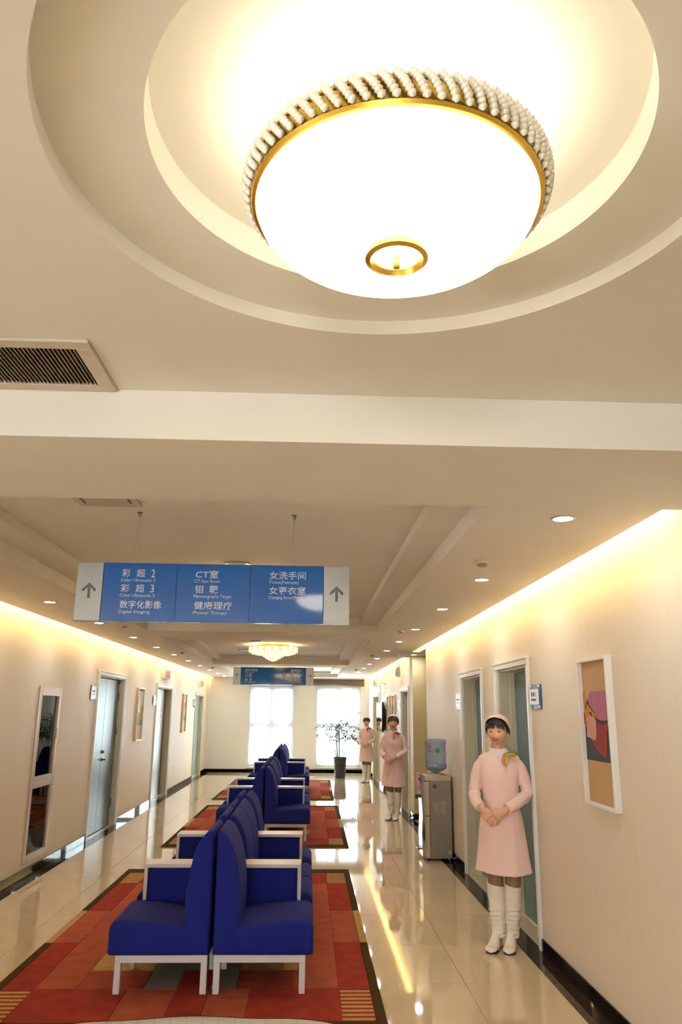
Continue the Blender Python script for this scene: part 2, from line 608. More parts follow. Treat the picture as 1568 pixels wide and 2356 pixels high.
# ------------------------------------------------------------------ doors
def door(name, label, side, y0, y1, ztop, reveal, leafmat, jambmat, archi=0.065, double=False, handle=True, hinges=False, leaf_open=None):
    """built in local coords: u along wall (0..w), d into the wall (+), z up"""
    w = y1 - y0
    X = XR if side == 'R' else XL
    s = 1 if side == 'R' else -1
    t = sempty(name, label, (X, y0, 0))

    def bx(mb, d0, d1, u0, u1, z0, z1, r=0.003):
        a, b = sorted((s * d0, s * d1))
        mb.rbox(a, b, u0, u1, z0, z1, r)
    fr = MB()
    A = archi
    bx(fr, -0.018, 0.004, -A, 0.0, 0, ztop)
    bx(fr, -0.018, 0.004, w, w + A, 0, ztop)
    bx(fr, -0.024, 0.0045, -A - 0.004, w + A + 0.004, ztop, ztop + A - 0.018)
    bx(fr, -0.026, -0.012, -A - 0.002, -A + 0.02, 0, ztop - 0.001)
    bx(fr, -0.026, -0.012, w + A - 0.02, w + A + 0.002, 0, ztop - 0.001)
    bx(fr, -0.036, 0.0, -A - 0.008, w + A + 0.008, ztop + A - 0.02, ztop + A)
    fr.obj('architrave', M_WHITE, t)
    jb = MB()
    bx(jb, 0.0, reveal + 0.06, 0.0, 0.02, 0, ztop)
    bx(jb, 0.0, reveal + 0.06, w - 0.02, w, 0, ztop)
    bx(jb, 0.0, reveal + 0.06, 0.0, w, ztop - 0.02, ztop)
    bx(jb, reveal - 0.05, reveal, 0.02, 0.035, 0, ztop - 0.02)
    bx(jb, reveal - 0.05, reveal, w - 0.035, w - 0.02, 0, ztop - 0.02)
    jb.obj('jamb', jambmat, t)
    if double:
        us = [0.02, 0.02 + (w - 0.04) * double, w - 0.02]
    else:
        us = [0.02, w - 0.02]
    for i in range(len(us) - 1):
        lf = MB()
        bx(lf, reveal, reveal + 0.045, us[i] + 0.003, us[i + 1] - 0.003, 0.008, ztop - 0.024, 0.004)
        leaf = lf.obj('leaf', leafmat, t)
        if hinges and i == len(us) - 2:
            for hz in (0.33, 1.39, 1.92):
                hb = MB()
                x = s * (reveal - 0.008)
                hb.lathe([(0.012, hz - 0.06), (0.012, hz + 0.06)], x, w - 0.03, 10)
                hb.box(min(x, x + s * 0.006), max(x, x + s * 0.006), w - 0.075, w - 0.03, hz - 0.055, hz + 0.055)
                hb.obj('hinge', M_STEEL, leaf)
        if handle and i == 0:
            u = us[1] - 0.07 if not double else us[1] + 0.06
            x = s * (reveal - 0.002)
            hd = MB()
            hd.lathe([(0.026, 0), (0.026, 0.008), (0.012, 0.012), (0.012, 0.045)], 0, 0, 14)
            me_v = [(x - s * p[2], u + p[0], 1.0 + p[1]) for p in hd.v]
            hd.v = me_v
            hd.tube([(x - s * 0.045, u, 1.0), (x - s * 0.05, u + 0.05, 1.0), (x - s * 0.045, u + 0.12, 0.995)], [0.011, 0.010, 0.007], 8)
            hd.obj('handle', M_BRASS, leaf, True)
            kb = MB()
            kb.lathe([(0.024, 0), (0.024, 0.012), (0.017, 0.02), (0.006, 0.03)], 0, 0, 14)
            kb.v = [(x - s * p[2], u + p[0], 1.11 + p[1]) for p in kb.v]
            kb.obj('lock_knob', M_BRASS, leaf, True)
    return t


door('door_1', 'unequal double steel door nearest on the left wall', 'L', *HL[0][:2], HL[0][3], 0.075, M_STEEL, M_CREAMDOOR, double=0.48, hinges=True)
door('door_2', 'steel door with a yellow warning sign on the left wall', 'L', *HL[1][:2], HL[1][3], 0.11, M_STEEL2, M_CREAMDOOR, handle=False)
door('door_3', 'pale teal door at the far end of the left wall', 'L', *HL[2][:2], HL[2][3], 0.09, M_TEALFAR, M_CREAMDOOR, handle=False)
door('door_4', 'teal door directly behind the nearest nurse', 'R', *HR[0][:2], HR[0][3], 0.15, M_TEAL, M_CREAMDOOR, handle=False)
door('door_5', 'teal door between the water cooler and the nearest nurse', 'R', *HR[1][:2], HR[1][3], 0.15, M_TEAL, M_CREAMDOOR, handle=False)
door('door_6', 'greige door behind the middle nurse', 'R', *HR[2][:2], HR[2][3], 0.15, M_GREYDOOR, M_CREAMDOOR, handle=False)
door('door_7', 'greige door behind the farthest nurse', 'R', *HR[3][:2], HR[3][3], 0.15, M_GREYDOOR, M_CREAMDOOR, handle=False)
# warning sticker on steel door: triangle + strip
ws = thing('warning_sign', 'yellow radiation warning triangle on the far steel door', 'sign', (XL - 0.109, 16.75, 1.62))
mb = MB()
mb.add([(0, -0.11, 0), (0, 0.11, 0), (0, 0, 0.2), (0.002, -0.11, 0), (0.002, 0.11, 0), (0.002, 0, 0.2)], [(0, 1, 2), (3, 5, 4), (0, 3, 4, 1), (1, 4, 5, 2), (2, 5, 3, 0)])
mb.box(0, 0.002, -0.1, 0.1, -0.12, -0.06)
mb.obj('yellow_plate', mat('warning_yellow', (226, 176, 30), 0.4, noise=(9, 0.03)), ws)
mb = MB()
for k in range(3):
    a0 = PI / 2 + k * 2 * PI / 3 + PI
    v = [(0.003, 0.012 * math.cos(a0 + d), 0.07 + 0.012 * math.sin(a0 + d)) for d in (-0.5, 0.5)] + [(0.003, 0.045 * math.cos(a0 + d), 0.07 + 0.045 * math.sin(a0 + d)) for d in (0.5, -0.5)]
    mb.add(v, [(0, 1, 2, 3)])
mb.box(0.002, 0.003, -0.06, 0.06, -0.045, -0.012)
mb.obj('black_print', M_BLACK, ws)


# ------------------------------------------------------------------ side window in left wall + little room behind it
M_GLASS = mixmat('window_glass', 'transparent', 'glossy', 1.22, (0.82, 0.88, 0.88), (1, 1, 1), brough=0.0, fresnel=True)
t = sempty('window_1', 'narrow two pane window with aluminium frame in the left wall', (XL, HL_WIN[0], HL_WIN[2]))
w, h = HL_WIN[1] - HL_WIN[0], HL_WIN[3] - HL_WIN[2]
mb = MB()
for (u0, u1, z0, z1) in ((0, 0.085, 0, h), (w - 0.07, w, 0, h), (0.09, w - 0.075, 0, 0.07), (0.09, w - 0.075, h - 0.08, h), (0.09, w - 0.075, 0.74, 0.84)):
    mb.rbox(-0.03, 0.014, u0, u1, z0, z1, 0.004)
mb.obj('frame', M_ALUB, t)
mb = MB()
for (u0, u1, z0, z1) in ((0.075, 0.1, 0.83, h - 0.07), (w - 0.085, w - 0.06, 0.83, h - 0.07), (0.09, w - 0.075, 0.835, 0.86), (0.09, w - 0.075, h - 0.1, h - 0.075)):
    mb.rbox(-0.025, 0.017, u0, u1, z0, z1, 0.003)
mb.obj('sash', M_ALUB, t)
for z0, z1 in ((0.07, 0.74), (0.84, h - 0.08)):
    MB().box(-0.014, -0.01, 0.08, w - 0.065, z0, z1).obj('pane', M_GLASS, t)
lt = MB()
lt.rbox(0.012, 0.03, w - 0.07, w - 0.045, 1.24, 1.36, 0.004)
lt.obj('latch', M_WHITE, t)
# room behind
RX0, RX1, RY0, RY1 = -5.4, XL - 0.22, 7.6, 12.9
M_ROOM = mat('office_blue_grey', (176, 190, 196), 0.7, noise=(3, 0.02))
struct(MB().box(RX0 - 0.1, RX0, RY0, RY1, 0, ZC).obj('wall_office_left', M_ROOM))
struct(MB().box(RX0, RX1, RY1, RY1 + 0.1, 0, ZC).obj('wall_office_far', M_ROOM))
struct(MB().box(RX0, RX1, RY0 - 0.1, RY0, 0, ZC).obj('wall_office_near', M_ROOM))
struct(MB().box(RX0 - 0.1, RX1, RY0 - 0.1, RY1 + 0.1, 2.7, 2.75).obj('ceiling', M_CEIL))
for k in range(5):
    tile(RX0, RX1, RY0 + k * 1.06, RY0 + (k + 1) * 1.06, mat('office_tile', (120, 128, 128), 0.3, noise=(4, 0.04)), 'office_floor_tile')
t = thing('office_fill_light', 'added fill light, a square panel in the room behind the side window', 'fill light', (-4.3, 10.2, 2.69))  # panel lamp added so the room behind the glass shows
MB().box(-0.3, 0.3, -0.3, 0.3, 0.0, 0.01).obj('housing', M_WHITE, t)
MB().box(-0.27, 0.27, -0.27, 0.27, -0.006, 0.0).obj('diffuser', emis('office_fill_glow', (0.85, 0.95, 1.0), 5.0), t)
t = thing('cabinet', 'low dark brown cabinet seen through the side window', 'cabinet', (-3.62, 11.3, 0))
MB().rbox(-0.3, 0.38, -0.2, 0.2, 0.05, 0.92, 0.008).obj('body', mat('dark_cabinet', (38, 30, 28), 0.4, noise=(9, 0.1)), t)
MB().rbox(-0.26, 0.03, -0.212, -0.2, 0.1, 0.86, 0.004).obj('cabinet_door', mat('dark_cabinet2', (46, 35, 31), 0.4, noise=(9, 0.1)), t)
MB().rbox(0.05, 0.34, -0.212, -0.2, 0.1, 0.86, 0.004).obj('cabinet_door', MATS['dark_cabinet2'], t)
MB().box(-0.28, 0.36, -0.18, 0.18, 0.0, 0.05).obj('plinth', M_BLACK, t)
t = thing('reflection_mat', 'red and olive mat imitating the rug reflection in the side window', 'mat', (-3.75, 10.35, 0))  # its colours imitate the rug's reflection in the lower pane
MB().rbox(-0.5, 0.55, -0.35, 0.5, 0.0, 0.01, 0.003).obj('olive_field', mat('mat_olive', (74, 66, 40), 0.9, noise=(40, 0.1)), t)
MB().rbox(-0.5, 0.55, -0.05, 0.3, 0.009, 0.013, 0.001).obj('red_band', mat('mat_red', (120, 36, 24), 0.9, noise=(40, 0.1)), t)


def spray(seed, n, c, spread, size, up=0.5):
    random.seed(seed)
    mb = MB()
    for i in range(n):
        a = random.uniform(0, 2 * PI)
        el = random.uniform(-0.2, 1.1)
        d = Vector((math.cos(a) * math.cos(el), math.sin(a) * math.cos(el), math.sin(el) * up))
        p0 = Vector(c)
        p1 = p0 + d * spread * random.uniform(0.6, 1.0)
        mid = (p0 + p1) / 2 + Vector((0, 0, 0.05))
        mb.tube([p0, mid, p1], [0.004, 0.003, 0.002], 5)
        for k in range(4):
            q = p0.lerp(p1, 0.45 + 0.18 * k)
            dd = (d + Vector((random.uniform(-.6, .6), random.uniform(-.6, .6), random.uniform(-.5, .5)))).normalized() * size
            sd = dd.cross(Vector((0, 0, 1))).normalized() * size * 0.16
            mb.add([q, q + dd * .5 + sd, q + dd, q + dd * .5 - sd], [(0, 1, 2, 3)])
    return mb


t = thing('flower_arrangement', 'dark red flower arrangement in a vase behind the side window', 'flowers', (-3.82, 11.3, 0.92))
MB().lathe([(0.05, 0), (0.075, 0.08), (0.06, 0.2), (0.04, 0.26), (0.048, 0.28)], n=20).obj('vase', mat('dark_vase', (40, 44, 46), 0.2, noise=(6, 0.05)), t, True)
spray(5, 26, (0, 0, 0.26), 0.42, 0.14).obj('twigs', mat('dark_leaf', (46, 48, 36), 0.6, noise=(9, 0.2)), t)
mbf = MB()
random.seed(8)
for i in range(14):
    mbf.sphere((random.uniform(-.25, .25), random.uniform(-.2, .2), random.uniform(.35, .6)), 0.03, 8, 6)
mbf.obj('blossoms', mat('dark_red', (112, 44, 46), 0.6, noise=(9, 0.2)), t, True)

# ------------------------------------------------------------------ end windows with curtains and blinds
M_FRAMEG = mat('window_frame_grey', (226, 228, 230), 0.4, noise=(5, 0.02))
M_SHEER = mixmat('sheer_fabric', 'transparent', 'translucent', 0.24, (1, 1, 1), (0.93, 0.95, 0.97))
M_BLIND = mat('roman_blind', (120, 100, 84), 0.9, noise=((2, 2, 90), 0.3))
for i, (x0, x1, z0, z1) in enumerate(WIN):
    t = sempty('window_%d' % (i + 2), ['tall four pane window left of the potted palm', 'tall four pane window behind the potted palm'][i], (x0, YE + 0.13, z0))
    w = x1 - x0
    h = 2.45 - z0 + 0.05
    fr = MB()
    T = 0.085
    for (u0, u1, a, b) in ((0, T, 0, h + 0.12), (w - T, w, 0, h + 0.12), (T, w - T, 0, 0.06), (T, w - T, h - 0.16, h + 0.12)):
        fr.rbox(u0, u1, -0.03, 0.05, a, b, 0.005)
    fr.rbox(w / 2 - 0.065, w / 2 + 0.065, -0.03, 0.05, 0.06, h - 0.16, 0.005)
    fr.rbox(T, w / 2 - 0.065, -0.03, 0.05, 1.09, 1.215, 0.005)
    fr.rbox(w / 2 + 0.065, w - T, -0.03, 0.05, 1.09, 1.215, 0.005)
    fr.obj('window_frame', M_FRAMEG, t)
    for (u0, u1) in ((T, w / 2 - 0.065), (w / 2 + 0.065, w - T)):
        for (a, b) in ((0.06, 1.09), (1.215, h - 0.16)):
            MB().box(u0, u1, 0.008, 0.012, a, b).obj('pane', M_GLASS, t)
    MB().rbox(-0.04, w + 0.04, -0.2, 0.06, -0.045, -0.0, 0.006).obj('window_sill', M_ENDWALL, t)
    # sheer curtain
    cu = thing('sheer_curtain', ['white sheer curtain over the window left of the palm', 'white sheer curtain over the window behind the palm'][i], 'curtain', ((x0 + x1) / 2, YE + 0.03, z0), group='sheer curtains at the end windows')
    mbc = MB()
    nx = 150
    rows = []
    for zz in (0.01, 0.8, 1.6, 2.38):
        rows.append([(-w / 2 + 0.01 + (w - 0.02) * k / nx, 0.018 * math.sin(k * 0.62 + 0.7 * math.sin(k * 0.13 + i)) + 0.008 * math.sin(k * 1.7), zz) for k in range(nx + 1)])
    mbc.loft(rows, False, False, close=False)
    mbc.obj('fabric', M_SHEER, cu, True)
    MB().tube([(-w / 2, 0, 2.40), (w / 2, 0, 2.40)], 0.009, 8).obj('rod', M_WHITE, cu, True)
    bl = thing('roman_blind', ['raised brown roman blind over the window behind the far hanging sign', 'raised brown roman blind with a sagging hem above the palm'][i], 'blind', ((x0 + x1) / 2 + 0.0, YE - 0.03, 2.45), group='roman blinds')
    bw = w / 2 + 0.1
    for k in range(3):
        rows = []
        zb = [0.02, 0.07, 0.12][k]
        for j in range(13):
            u = -bw + 2 * bw * j / 12
            sag = 0.02 * math.sin(PI * (j / 12 * 1.4)) * (1 if k == 0 else 0.3)
            y = -0.035 + 0.012 * k
            rows.append([(u, 0.0, 0.2), (u, y, 0.19), (u, y - 0.012, zb + 0.03 + sag), (u, y - 0.004, zb + sag), (u, 0.0, zb + 0.02 + sag)])
        MB().loft(rows).obj('fold', M_BLIND, bl, True)
    MB().rbox(-bw, bw, -0.03, 0.02, 0.195, 0.218, 0.004).obj('headrail', M_WHITE, bl)
t = sempty('window_5', 'unseen lobby side window added for fill daylight', (LOBX0 - 0.1, LSIDE_FILL[0], LSIDE_FILL[2]))
w, h = LSIDE_FILL[1] - LSIDE_FILL[0], LSIDE_FILL[3] - LSIDE_FILL[2]
fr = MB()
for (u0, u1, a, b) in ((0, .07, 0, h), (w - .07, w, 0, h), (.07, w - .07, 0, .07), (.07, w - .07, h - .07, h), (w / 3 - .035, w / 3 + .035, .07, h - .07), (2 * w / 3 - .035, 2 * w / 3 + .035, .07, h - .07)):
    fr.rbox(-0.03, 0.03, u0, u1, a, b, 0.004)
fr.obj('window_frame', M_FRAMEG, t)
for i, (x0, x1, z0, z1) in enumerate(LWIN_FILL):
    t = sempty('window_%d' % (i + 4), 'unseen lobby window added behind the camera for fill daylight', (x0, LOBY0 - 0.12, z0))
    w, h = x1 - x0, z1 - z0
    fr = MB()
    for (u0, u1, a, b) in ((0, .07, 0, h), (w - .07, w, 0, h), (.07, w - .07, 0, .07), (.07, w - .07, h - .07, h), (w / 2 - .035, w / 2 + .035, .07, h - .07)):
        fr.rbox(u0, u1, -0.03, 0.03, a, b, 0.004)
    fr.obj('window_frame', M_FRAMEG, t)

# ------------------------------------------------------------------ big dome lamp in the round recess
M_DOME = emis('dome_glow', (1.0, 0.91, 0.70), DOME_E)
M_CRYSTAL = mixmat('crystal_bead', 'diffuse', 'glossy', 0.12, (1.0, 0.94, 0.78), (1.0, 0.97, 0.9), brough=0.1)
t = thing('dome_lamp', 'large frosted glass dome ceiling lamp with a ring of crystal beads and gold trim', 'ceiling lamp', (RC[0], RC[1], 2.985))
ZR = 2.757 - 2.985
prof = []
for k in range(15):
    a = k / 14
    r = 0.298 * math.cos(a * PI / 2) ** 0.85 if a < 1 else 0.001
    prof.append((max(r, 0.001), ZR - 0.106 * math.sin(a * PI / 2)))
MB().lathe(prof, n=96, cap0=False).obj('glass_bowl', M_DOME, t, True, 80)
gr = MB()
for kk in range(1):
    ring = []
    pr = [(0.297, ZR + 0.008), (0.300, ZR - 0.003), (0.307, ZR - 0.002), (0.310, ZR + 0.006), (0.305, ZR + 0.012)]
    gr.lathe(pr + [pr[0]], n=96, cap0=False, cap1=False)
gr.obj('gold_rim', M_GOLD, t, True)
cg = MB()
cg.lathe([(0.300, ZR + 0.056), (0.300, ZR + 0.062), (0.308, ZR + 0.062), (0.308, ZR + 0.056), (0.300, ZR + 0.056)], n=64, cap0=False, cap1=False)
cg.obj('upper_gold_ring', M_GOLD, t, True)
MB().lathe([(0.3, ZR + 0.008), (0.304, ZR + 0.012), (0.304, ZR + 0.058), (0.3, ZR + 0.06)], n=72, cap0=False, cap1=False).obj('gold_band', M_GOLD, t, True)
# bead strands
st = MB()
bm = bmesh.new()
bmesh.ops.create_icosphere(bm, subdivisions=1, radius=1.0)
iv = [v.co.copy() for v in bm.verts]
bm.verts.index_update()
if_ = [[v.index for v in f.verts] for f in bm.faces]
bm.free()
for k in range(7):
    a = k / 6
    th = 0.02 - 0.085 * a
    r = 0.311 + 0.011 * math.sin(PI * (0.1 + 0.7 * a))
    z = ZR + 0.014 + 0.042 * a
    c = Vector((r * math.cos(th), r * math.sin(th), z))
    st.add([c + v * 0.0094 for v in iv], if_)
st_me = st.mesh('bead_strand', M_CRYSTAL, True)
NS = 74
for k in range(NS):
    link('bead_strand', st_me, t, (0, 0, 0), (0, 0, 2 * PI * k / NS))
for k in range(6):
    arms = MB()
    a = 2 * PI * k / 6
    arms.tube([(0.13 * math.cos(a), 0.13 * math.sin(a), -0.03), (0.296 * math.cos(a), 0.296 * math.sin(a), ZR + 0.058)], 0.004, 6)
    arms.obj('hanger_arm', M_WHITE, t, True)
MB().lathe([(0.15, 0.0), (0.15, -0.03), (0.14, -0.04), (0.01, -0.04)], n=48, cap0=False).obj('ceiling_plate', M_WHITE, t, True)
ZB = 2.648 - 2.985
MB().lathe([(0.050, ZB), (0.056, ZB - 0.010), (0.066, ZB - 0.006), (0.067, ZB + 0.010), (0.050, ZB + 0.008), (0.050, ZB)], n=64, cap0=False, cap1=False).obj('gold_ring', M_GOLD, t, True)
MB().lathe([(0.001, ZB - 0.03), (0.007, ZB - 0.026), (0.009, ZB - 0.018), (0.006, ZB - 0.01), (0.008, ZB - 0.004), (0.004, ZB + 0.0)], n=20).obj('finial', M_GOLD, t, True)

# ------------------------------------------------------------------ crystal chandeliers
M_CHAND = mat('lit_crystal', (255, 236, 190), 0.1, spec=0.8, emit=((1.0, 0.78, 0.42), CHAND_E), noise=(60, 0.1))
M_CHAND2 = mat('lit_crystal_dim', (255, 220, 150), 0.1, spec=0.8, emit=((1.0, 0.60, 0.18), CHAND_E * 0.5), noise=(60, 0.1))


def make_chandelier():
    t = thing('crystal_chandelier', '', 'chandelier', (0, 0, ZT))
    MB().lathe([(0.285, 0), (0.285, -0.03), (0.27, -0.036), (0.02, -0.036)], n=48, cap0=False).obj('gold_base', M_GOLD, t, True)
    tiers = [(0.415, -0.045, -0.135, 56), (0.37, -0.12, -0.165, 50), (0.29, -0.15, -0.185, 40), (0.17, -0.17, -0.215, 26), (0.125, -0.2, -0.245, 20), (0.08, -0.225, -0.27, 14), (0.035, -0.25, -0.29, 7)]
    for i, (r, z1, z0, n) in enumerate(tiers):
        mb = MB()
        for k in range(n):
            a = 2 * PI * k / n
            w = PI * r / n * 0.86
            ca, sa = math.cos(a), math.sin(a)
            ring = []
            for (dr, dt, z) in ((0.010, 0, z1), (0, w, z1), (-0.010, 0, z1), (0, -w, z1)):
                ring.append(((r + dr) * ca - dt * sa, (r + dr) * sa + dt * ca, z))
            ring2 = [(x, y, z0 + 0.012) for x, y, z in ring]
            tip = (r * ca, r * sa, z0)
            mb.add(ring + ring2 + [tip], [(0, 1, 5, 4), (1, 2, 6, 5), (2, 3, 7, 6), (3, 0, 4, 7), (4, 5, 8), (5, 6, 8), (6, 7, 8), (7, 4, 8), (3, 2, 1, 0)], 0)
            mb.mi[-9:] = [1 if k % 3 == 0 else 0] * 9
        mb.obj('crystal_tier', [M_CHAND, M_CHAND2], t)
    bulb = MB().sphere((0, 0, 0), 0.024, 10, 8).mesh('bulb', emis('chandelier_bulb', (1.0, 0.72, 0.36), 70.0), True)
    for k in range(8):
        link('bulb', bulb, t, (0.31 * math.cos(k * PI / 4), 0.31 * math.sin(k * PI / 4), -0.075))
    for z, r in ((-0.042, 0.42), (-0.118, 0.375), (-0.168, 0.18)):
        MB().lathe([(r - 0.008, z), (r + 0.003, z), (r + 0.003, z - 0.008), (r - 0.008, z - 0.008), (r - 0.008, z)], n=48, cap0=False, cap1=False).obj('gold_hoop', M_GOLD, t, True)
    return t


ch = make_chandelier()
ch.location = (CX - 0.04, 13.6, ZT)
tag(ch, 'tiered crystal chandelier glowing between the two hanging signs', 'chandelier', 'crystal chandeliers in the ceiling trays')
for yy, lab in ((6.75, 'crystal chandelier hidden behind the near hanging sign'), (20.2, 'crystal chandelier just above the far hanging sign, nearest the windows')):
    c2 = copy_tree(ch)
    c2.location = (CX - 0.04, yy, ZT)
    c2['label'] = lab

# ------------------------------------------------------------------ downlights
M_LED = emis('downlight_glow', (0.86, 0.94, 1.0), DOWN_E)


def make_downlight():
    t = thing('downlight', '', 'downlight', (0, 0, ZS))
    MB().lathe([(0.046, 0.001), (0.050, -0.004), (0.060, -0.005), (0.064, 0.0), (0.046, 0.001)], n=32, cap0=False, cap1=False).obj('trim_ring', M_ALU, t, True)
    MB().lathe([(0.046, -0.0005), (0.03, -0.004), (0.002, -0.006)], n=32, cap0=False).obj('lens', M_LED, t, True)
    return t


ORD = ['first', 'second', 'third', 'fourth', 'fifth', 'sixth', 'seventh', 'eighth', 'ninth', 'tenth', 'eleventh', 'twelfth']
dl = make_downlight()
first = True
RIGHT_DL = [3.707, 5.572, 7.258, 9.122, 10.80, 12.45, 14.3, 16.03, 17.65, 19.38, 20.93, 22.66]
LEFT_DL = [7.166, 8.891, 10.66, 12.325, 13.95, 15.66, 17.33, 19.1, 20.8, 22.5]
spots = [(1.262 - 0.003 * i, y, 'round white downlight, %s from the near beam in the right soffit' % ORD[i]) for i, y in enumerate(RIGHT_DL)]
spots += [(-2.385, y, 'round white downlight, %s visible from the near end in the left soffit' % ORD[i]) for i, y in enumerate(LEFT_DL)]
spots += [(1.79, 13.27, 'round white downlight at the side passage mouth')]
for x, y, lab in spots:
    o = dl if first else copy_tree(dl)
    first = False
    o.location = (x, y, ZS)
    tag(o, lab, 'downlight', 'soffit downlights')

M_DET = mat('detector_plastic', (206, 192, 170), 0.5, noise=(9, 0.03))


def make_detector():
    t = thing('smoke_detector', '', 'smoke detector', (0, 0, ZS))
    MB().lathe([(0.045, 0), (0.045, -0.008), (0.04, -0.012)], n=24, cap0=False).obj('base', M_DET, t, True)
    MB().lathe([(0.036, -0.012), (0.034, -0.022), (0.02, -0.03), (0.002, -0.031)], n=24, cap0=False).obj('sensor', mat('detector_dark', (150, 128, 104), 0.5, noise=(9, 0.03)), t, True)
    return t


det = make_detector()
first = True
for x, y, lab in [(1.114, 4.90, 'small round detector beside the second right downlight'), (1.107, 9.295, 'small round detector beside the fourth right downlight'), (1.09, 13.44, 'small round detector on the right soffit near the side passage'),
                  (1.106, 18.2, 'small round detector far along the right soffit'), (-2.15, 9.11, 'small round detector right below the near hanging sign'), (-2.14, 13.29, 'small round detector halfway along the left soffit'), (-2.18, 17.93, 'small round detector at the far end of the left soffit')]:
    o = det if first else copy_tree(det)
    first = False
    o.location = (x, y, ZS)
    tag(o, lab, 'smoke detector', 'soffit detectors')


def make_disc():
    t = thing('ceiling_diffuser', '', 'air diffuser', (0, 0, ZT))
    MB().lathe([(0.075, 0.0), (0.08, -0.008), (0.1, -0.012), (0.108, 0.0)], n=40, cap0=False, cap1=False).obj('outer_ring', M_ALU, t, True)
    MB().lathe([(0.076, -0.002), (0.06, -0.016), (0.03, -0.02), (0.002, -0.021)], n=40, cap0=False).obj('disc', M_WHITE, t, True)
    return t


dc = make_disc()
first = True
for x, y, lab in [(-0.574, 5.965, 'round white air diffuser peeking over the near hanging sign'), (-0.668, 11.89, 'round white air diffuser in front of the chandelier'), (-0.879, 12.86, 'round brownish air diffuser left of the chandelier')]:
    o = dc if first else copy_tree(dc)
    first = False
    o.location = (x, y, ZT)
    tag(o, lab, 'air diffuser', 'round ceiling diffusers')

# ------------------------------------------------------------------ air grilles
M_GRILLE = mat('grille_paint', (206, 192, 172), 0.45, noise=(8, 0.02))


def grille(label, x0, x1, y0, y1, z, pitch, fw=0.055, slats=True):
    t = thing('air_grille', label, 'air vent', ((x0 + x1) / 2, (y0 + y1) / 2, z), group='ceiling air grilles')
    w, d = (x1 - x0) / 2, (y1 - y0) / 2
    mb = MB()
    for (a, b, c, e) in ((-w, w, -d, -d + fw), (-w, w, d - fw, d), (-w, -w + fw, -d + fw, d - fw), (w - fw, w, -d + fw, d - fw)):
        mb.rbox(a, b, c, e, -0.012, 0.0, 0.003)
    mb.obj('frame', M_GRILLE, t)
    MB().box(-w + fw, w - fw, -d + fw, d - fw, -0.0008, -0.0001).obj('duct_shade_sheet', M_DARKVOID, t)  # flat dark sheet painted as the shade inside the duct
    if slats:
        sm = MB().add([(-0.0005, -d + fw, -0.001), (0.0012, -d + fw, -0.001), (0.0052, -d + fw, -0.011), (0.0032, -d + fw, -0.0118), (-0.0005, d - fw, -0.001), (0.0012, d - fw, -0.001), (0.0052, d - fw, -0.011), (0.0032, d - fw, -0.0118)],
                      [(0, 1, 2, 3), (7, 6, 5, 4), (0, 4, 5, 1), (1, 5, 6, 2), (2, 6, 7, 3), (3, 7, 4, 0)]).mesh('slat', M_GRILLE)
        n = int((2 * w - 2 * fw) / pitch)
        for k in range(n):
            link('slat', sm, t, (-w + fw + pitch * (k + 0.4), 0, 0))
    else:
        MB().rbox(-w + fw + 0.01, w - fw - 0.01, -d + fw + 0.01, d - fw - 0.01, -0.01, -0.002, 0.003).obj('flap', M_GRILLE, t)
    return t


grille('slatted beige air grille beside the round recess at the picture edge', -1.55, -0.72, 2.262, 2.656, ZL, 0.0138)
grille('flat beige air vent on the tray ceiling above the near hanging sign', -1.30, -0.955, 3.75, 4.24, ZT, 0.02, 0.04, False)
grille('small dark air vent left of the chandelier', -1.35, -0.95, 14.7, 15.0, ZT, 0.02, 0.02, False)


# ------------------------------------------------------------------ hanging signs
def put_text(parent, body, x0, width, zb, height, m=None, bold=0.0):
    me = text_mesh(body, 0.05, m or M_SIGNTEXT, bold=bold)
    xs = [v.co.x for v in me.vertices]
    zs = [v.co.z for v in me.vertices]
    sx = width / (max(xs) - min(xs))
    sz = height / (max(zs) - min(zs))
    me.transform(Matrix.Translation((-min(xs), 0, -min(zs))))
    me.transform(Matrix.Diagonal((sx, 1, sz, 1)))
    return link('lettering', me, parent, (x0, 0, zb))


def arrow_mesh(direction):
    # outline of a chevron arrow, pointing up, in XZ
    p = [(-0.007, -0.044), (0.009, -0.044), (0.009, 0.019), (0.032, -0.006), (0.039, 0.0), (0.039, 0.008), (0.001, 0.046), (-0.038, 0.008), (-0.038, -0.001), (-0.031, -0.006), (-0.007, 0.019)]
    if direction == 'right':
        p = [(z, -x) for x, z in p]
    n = len(p)
    vs = [(x, -0.0006, z) for x, z in p] + [(x, 0.0, z) for x, z in p]
    me = MB().add(vs, [tuple(range(n)), tuple(range(2 * n - 1, n - 1, -1))] + [(i, (i + 1) % n, n + (i + 1) % n, n + i) for i in range(n)]).mesh('arrow', M_ARROW)
    return me


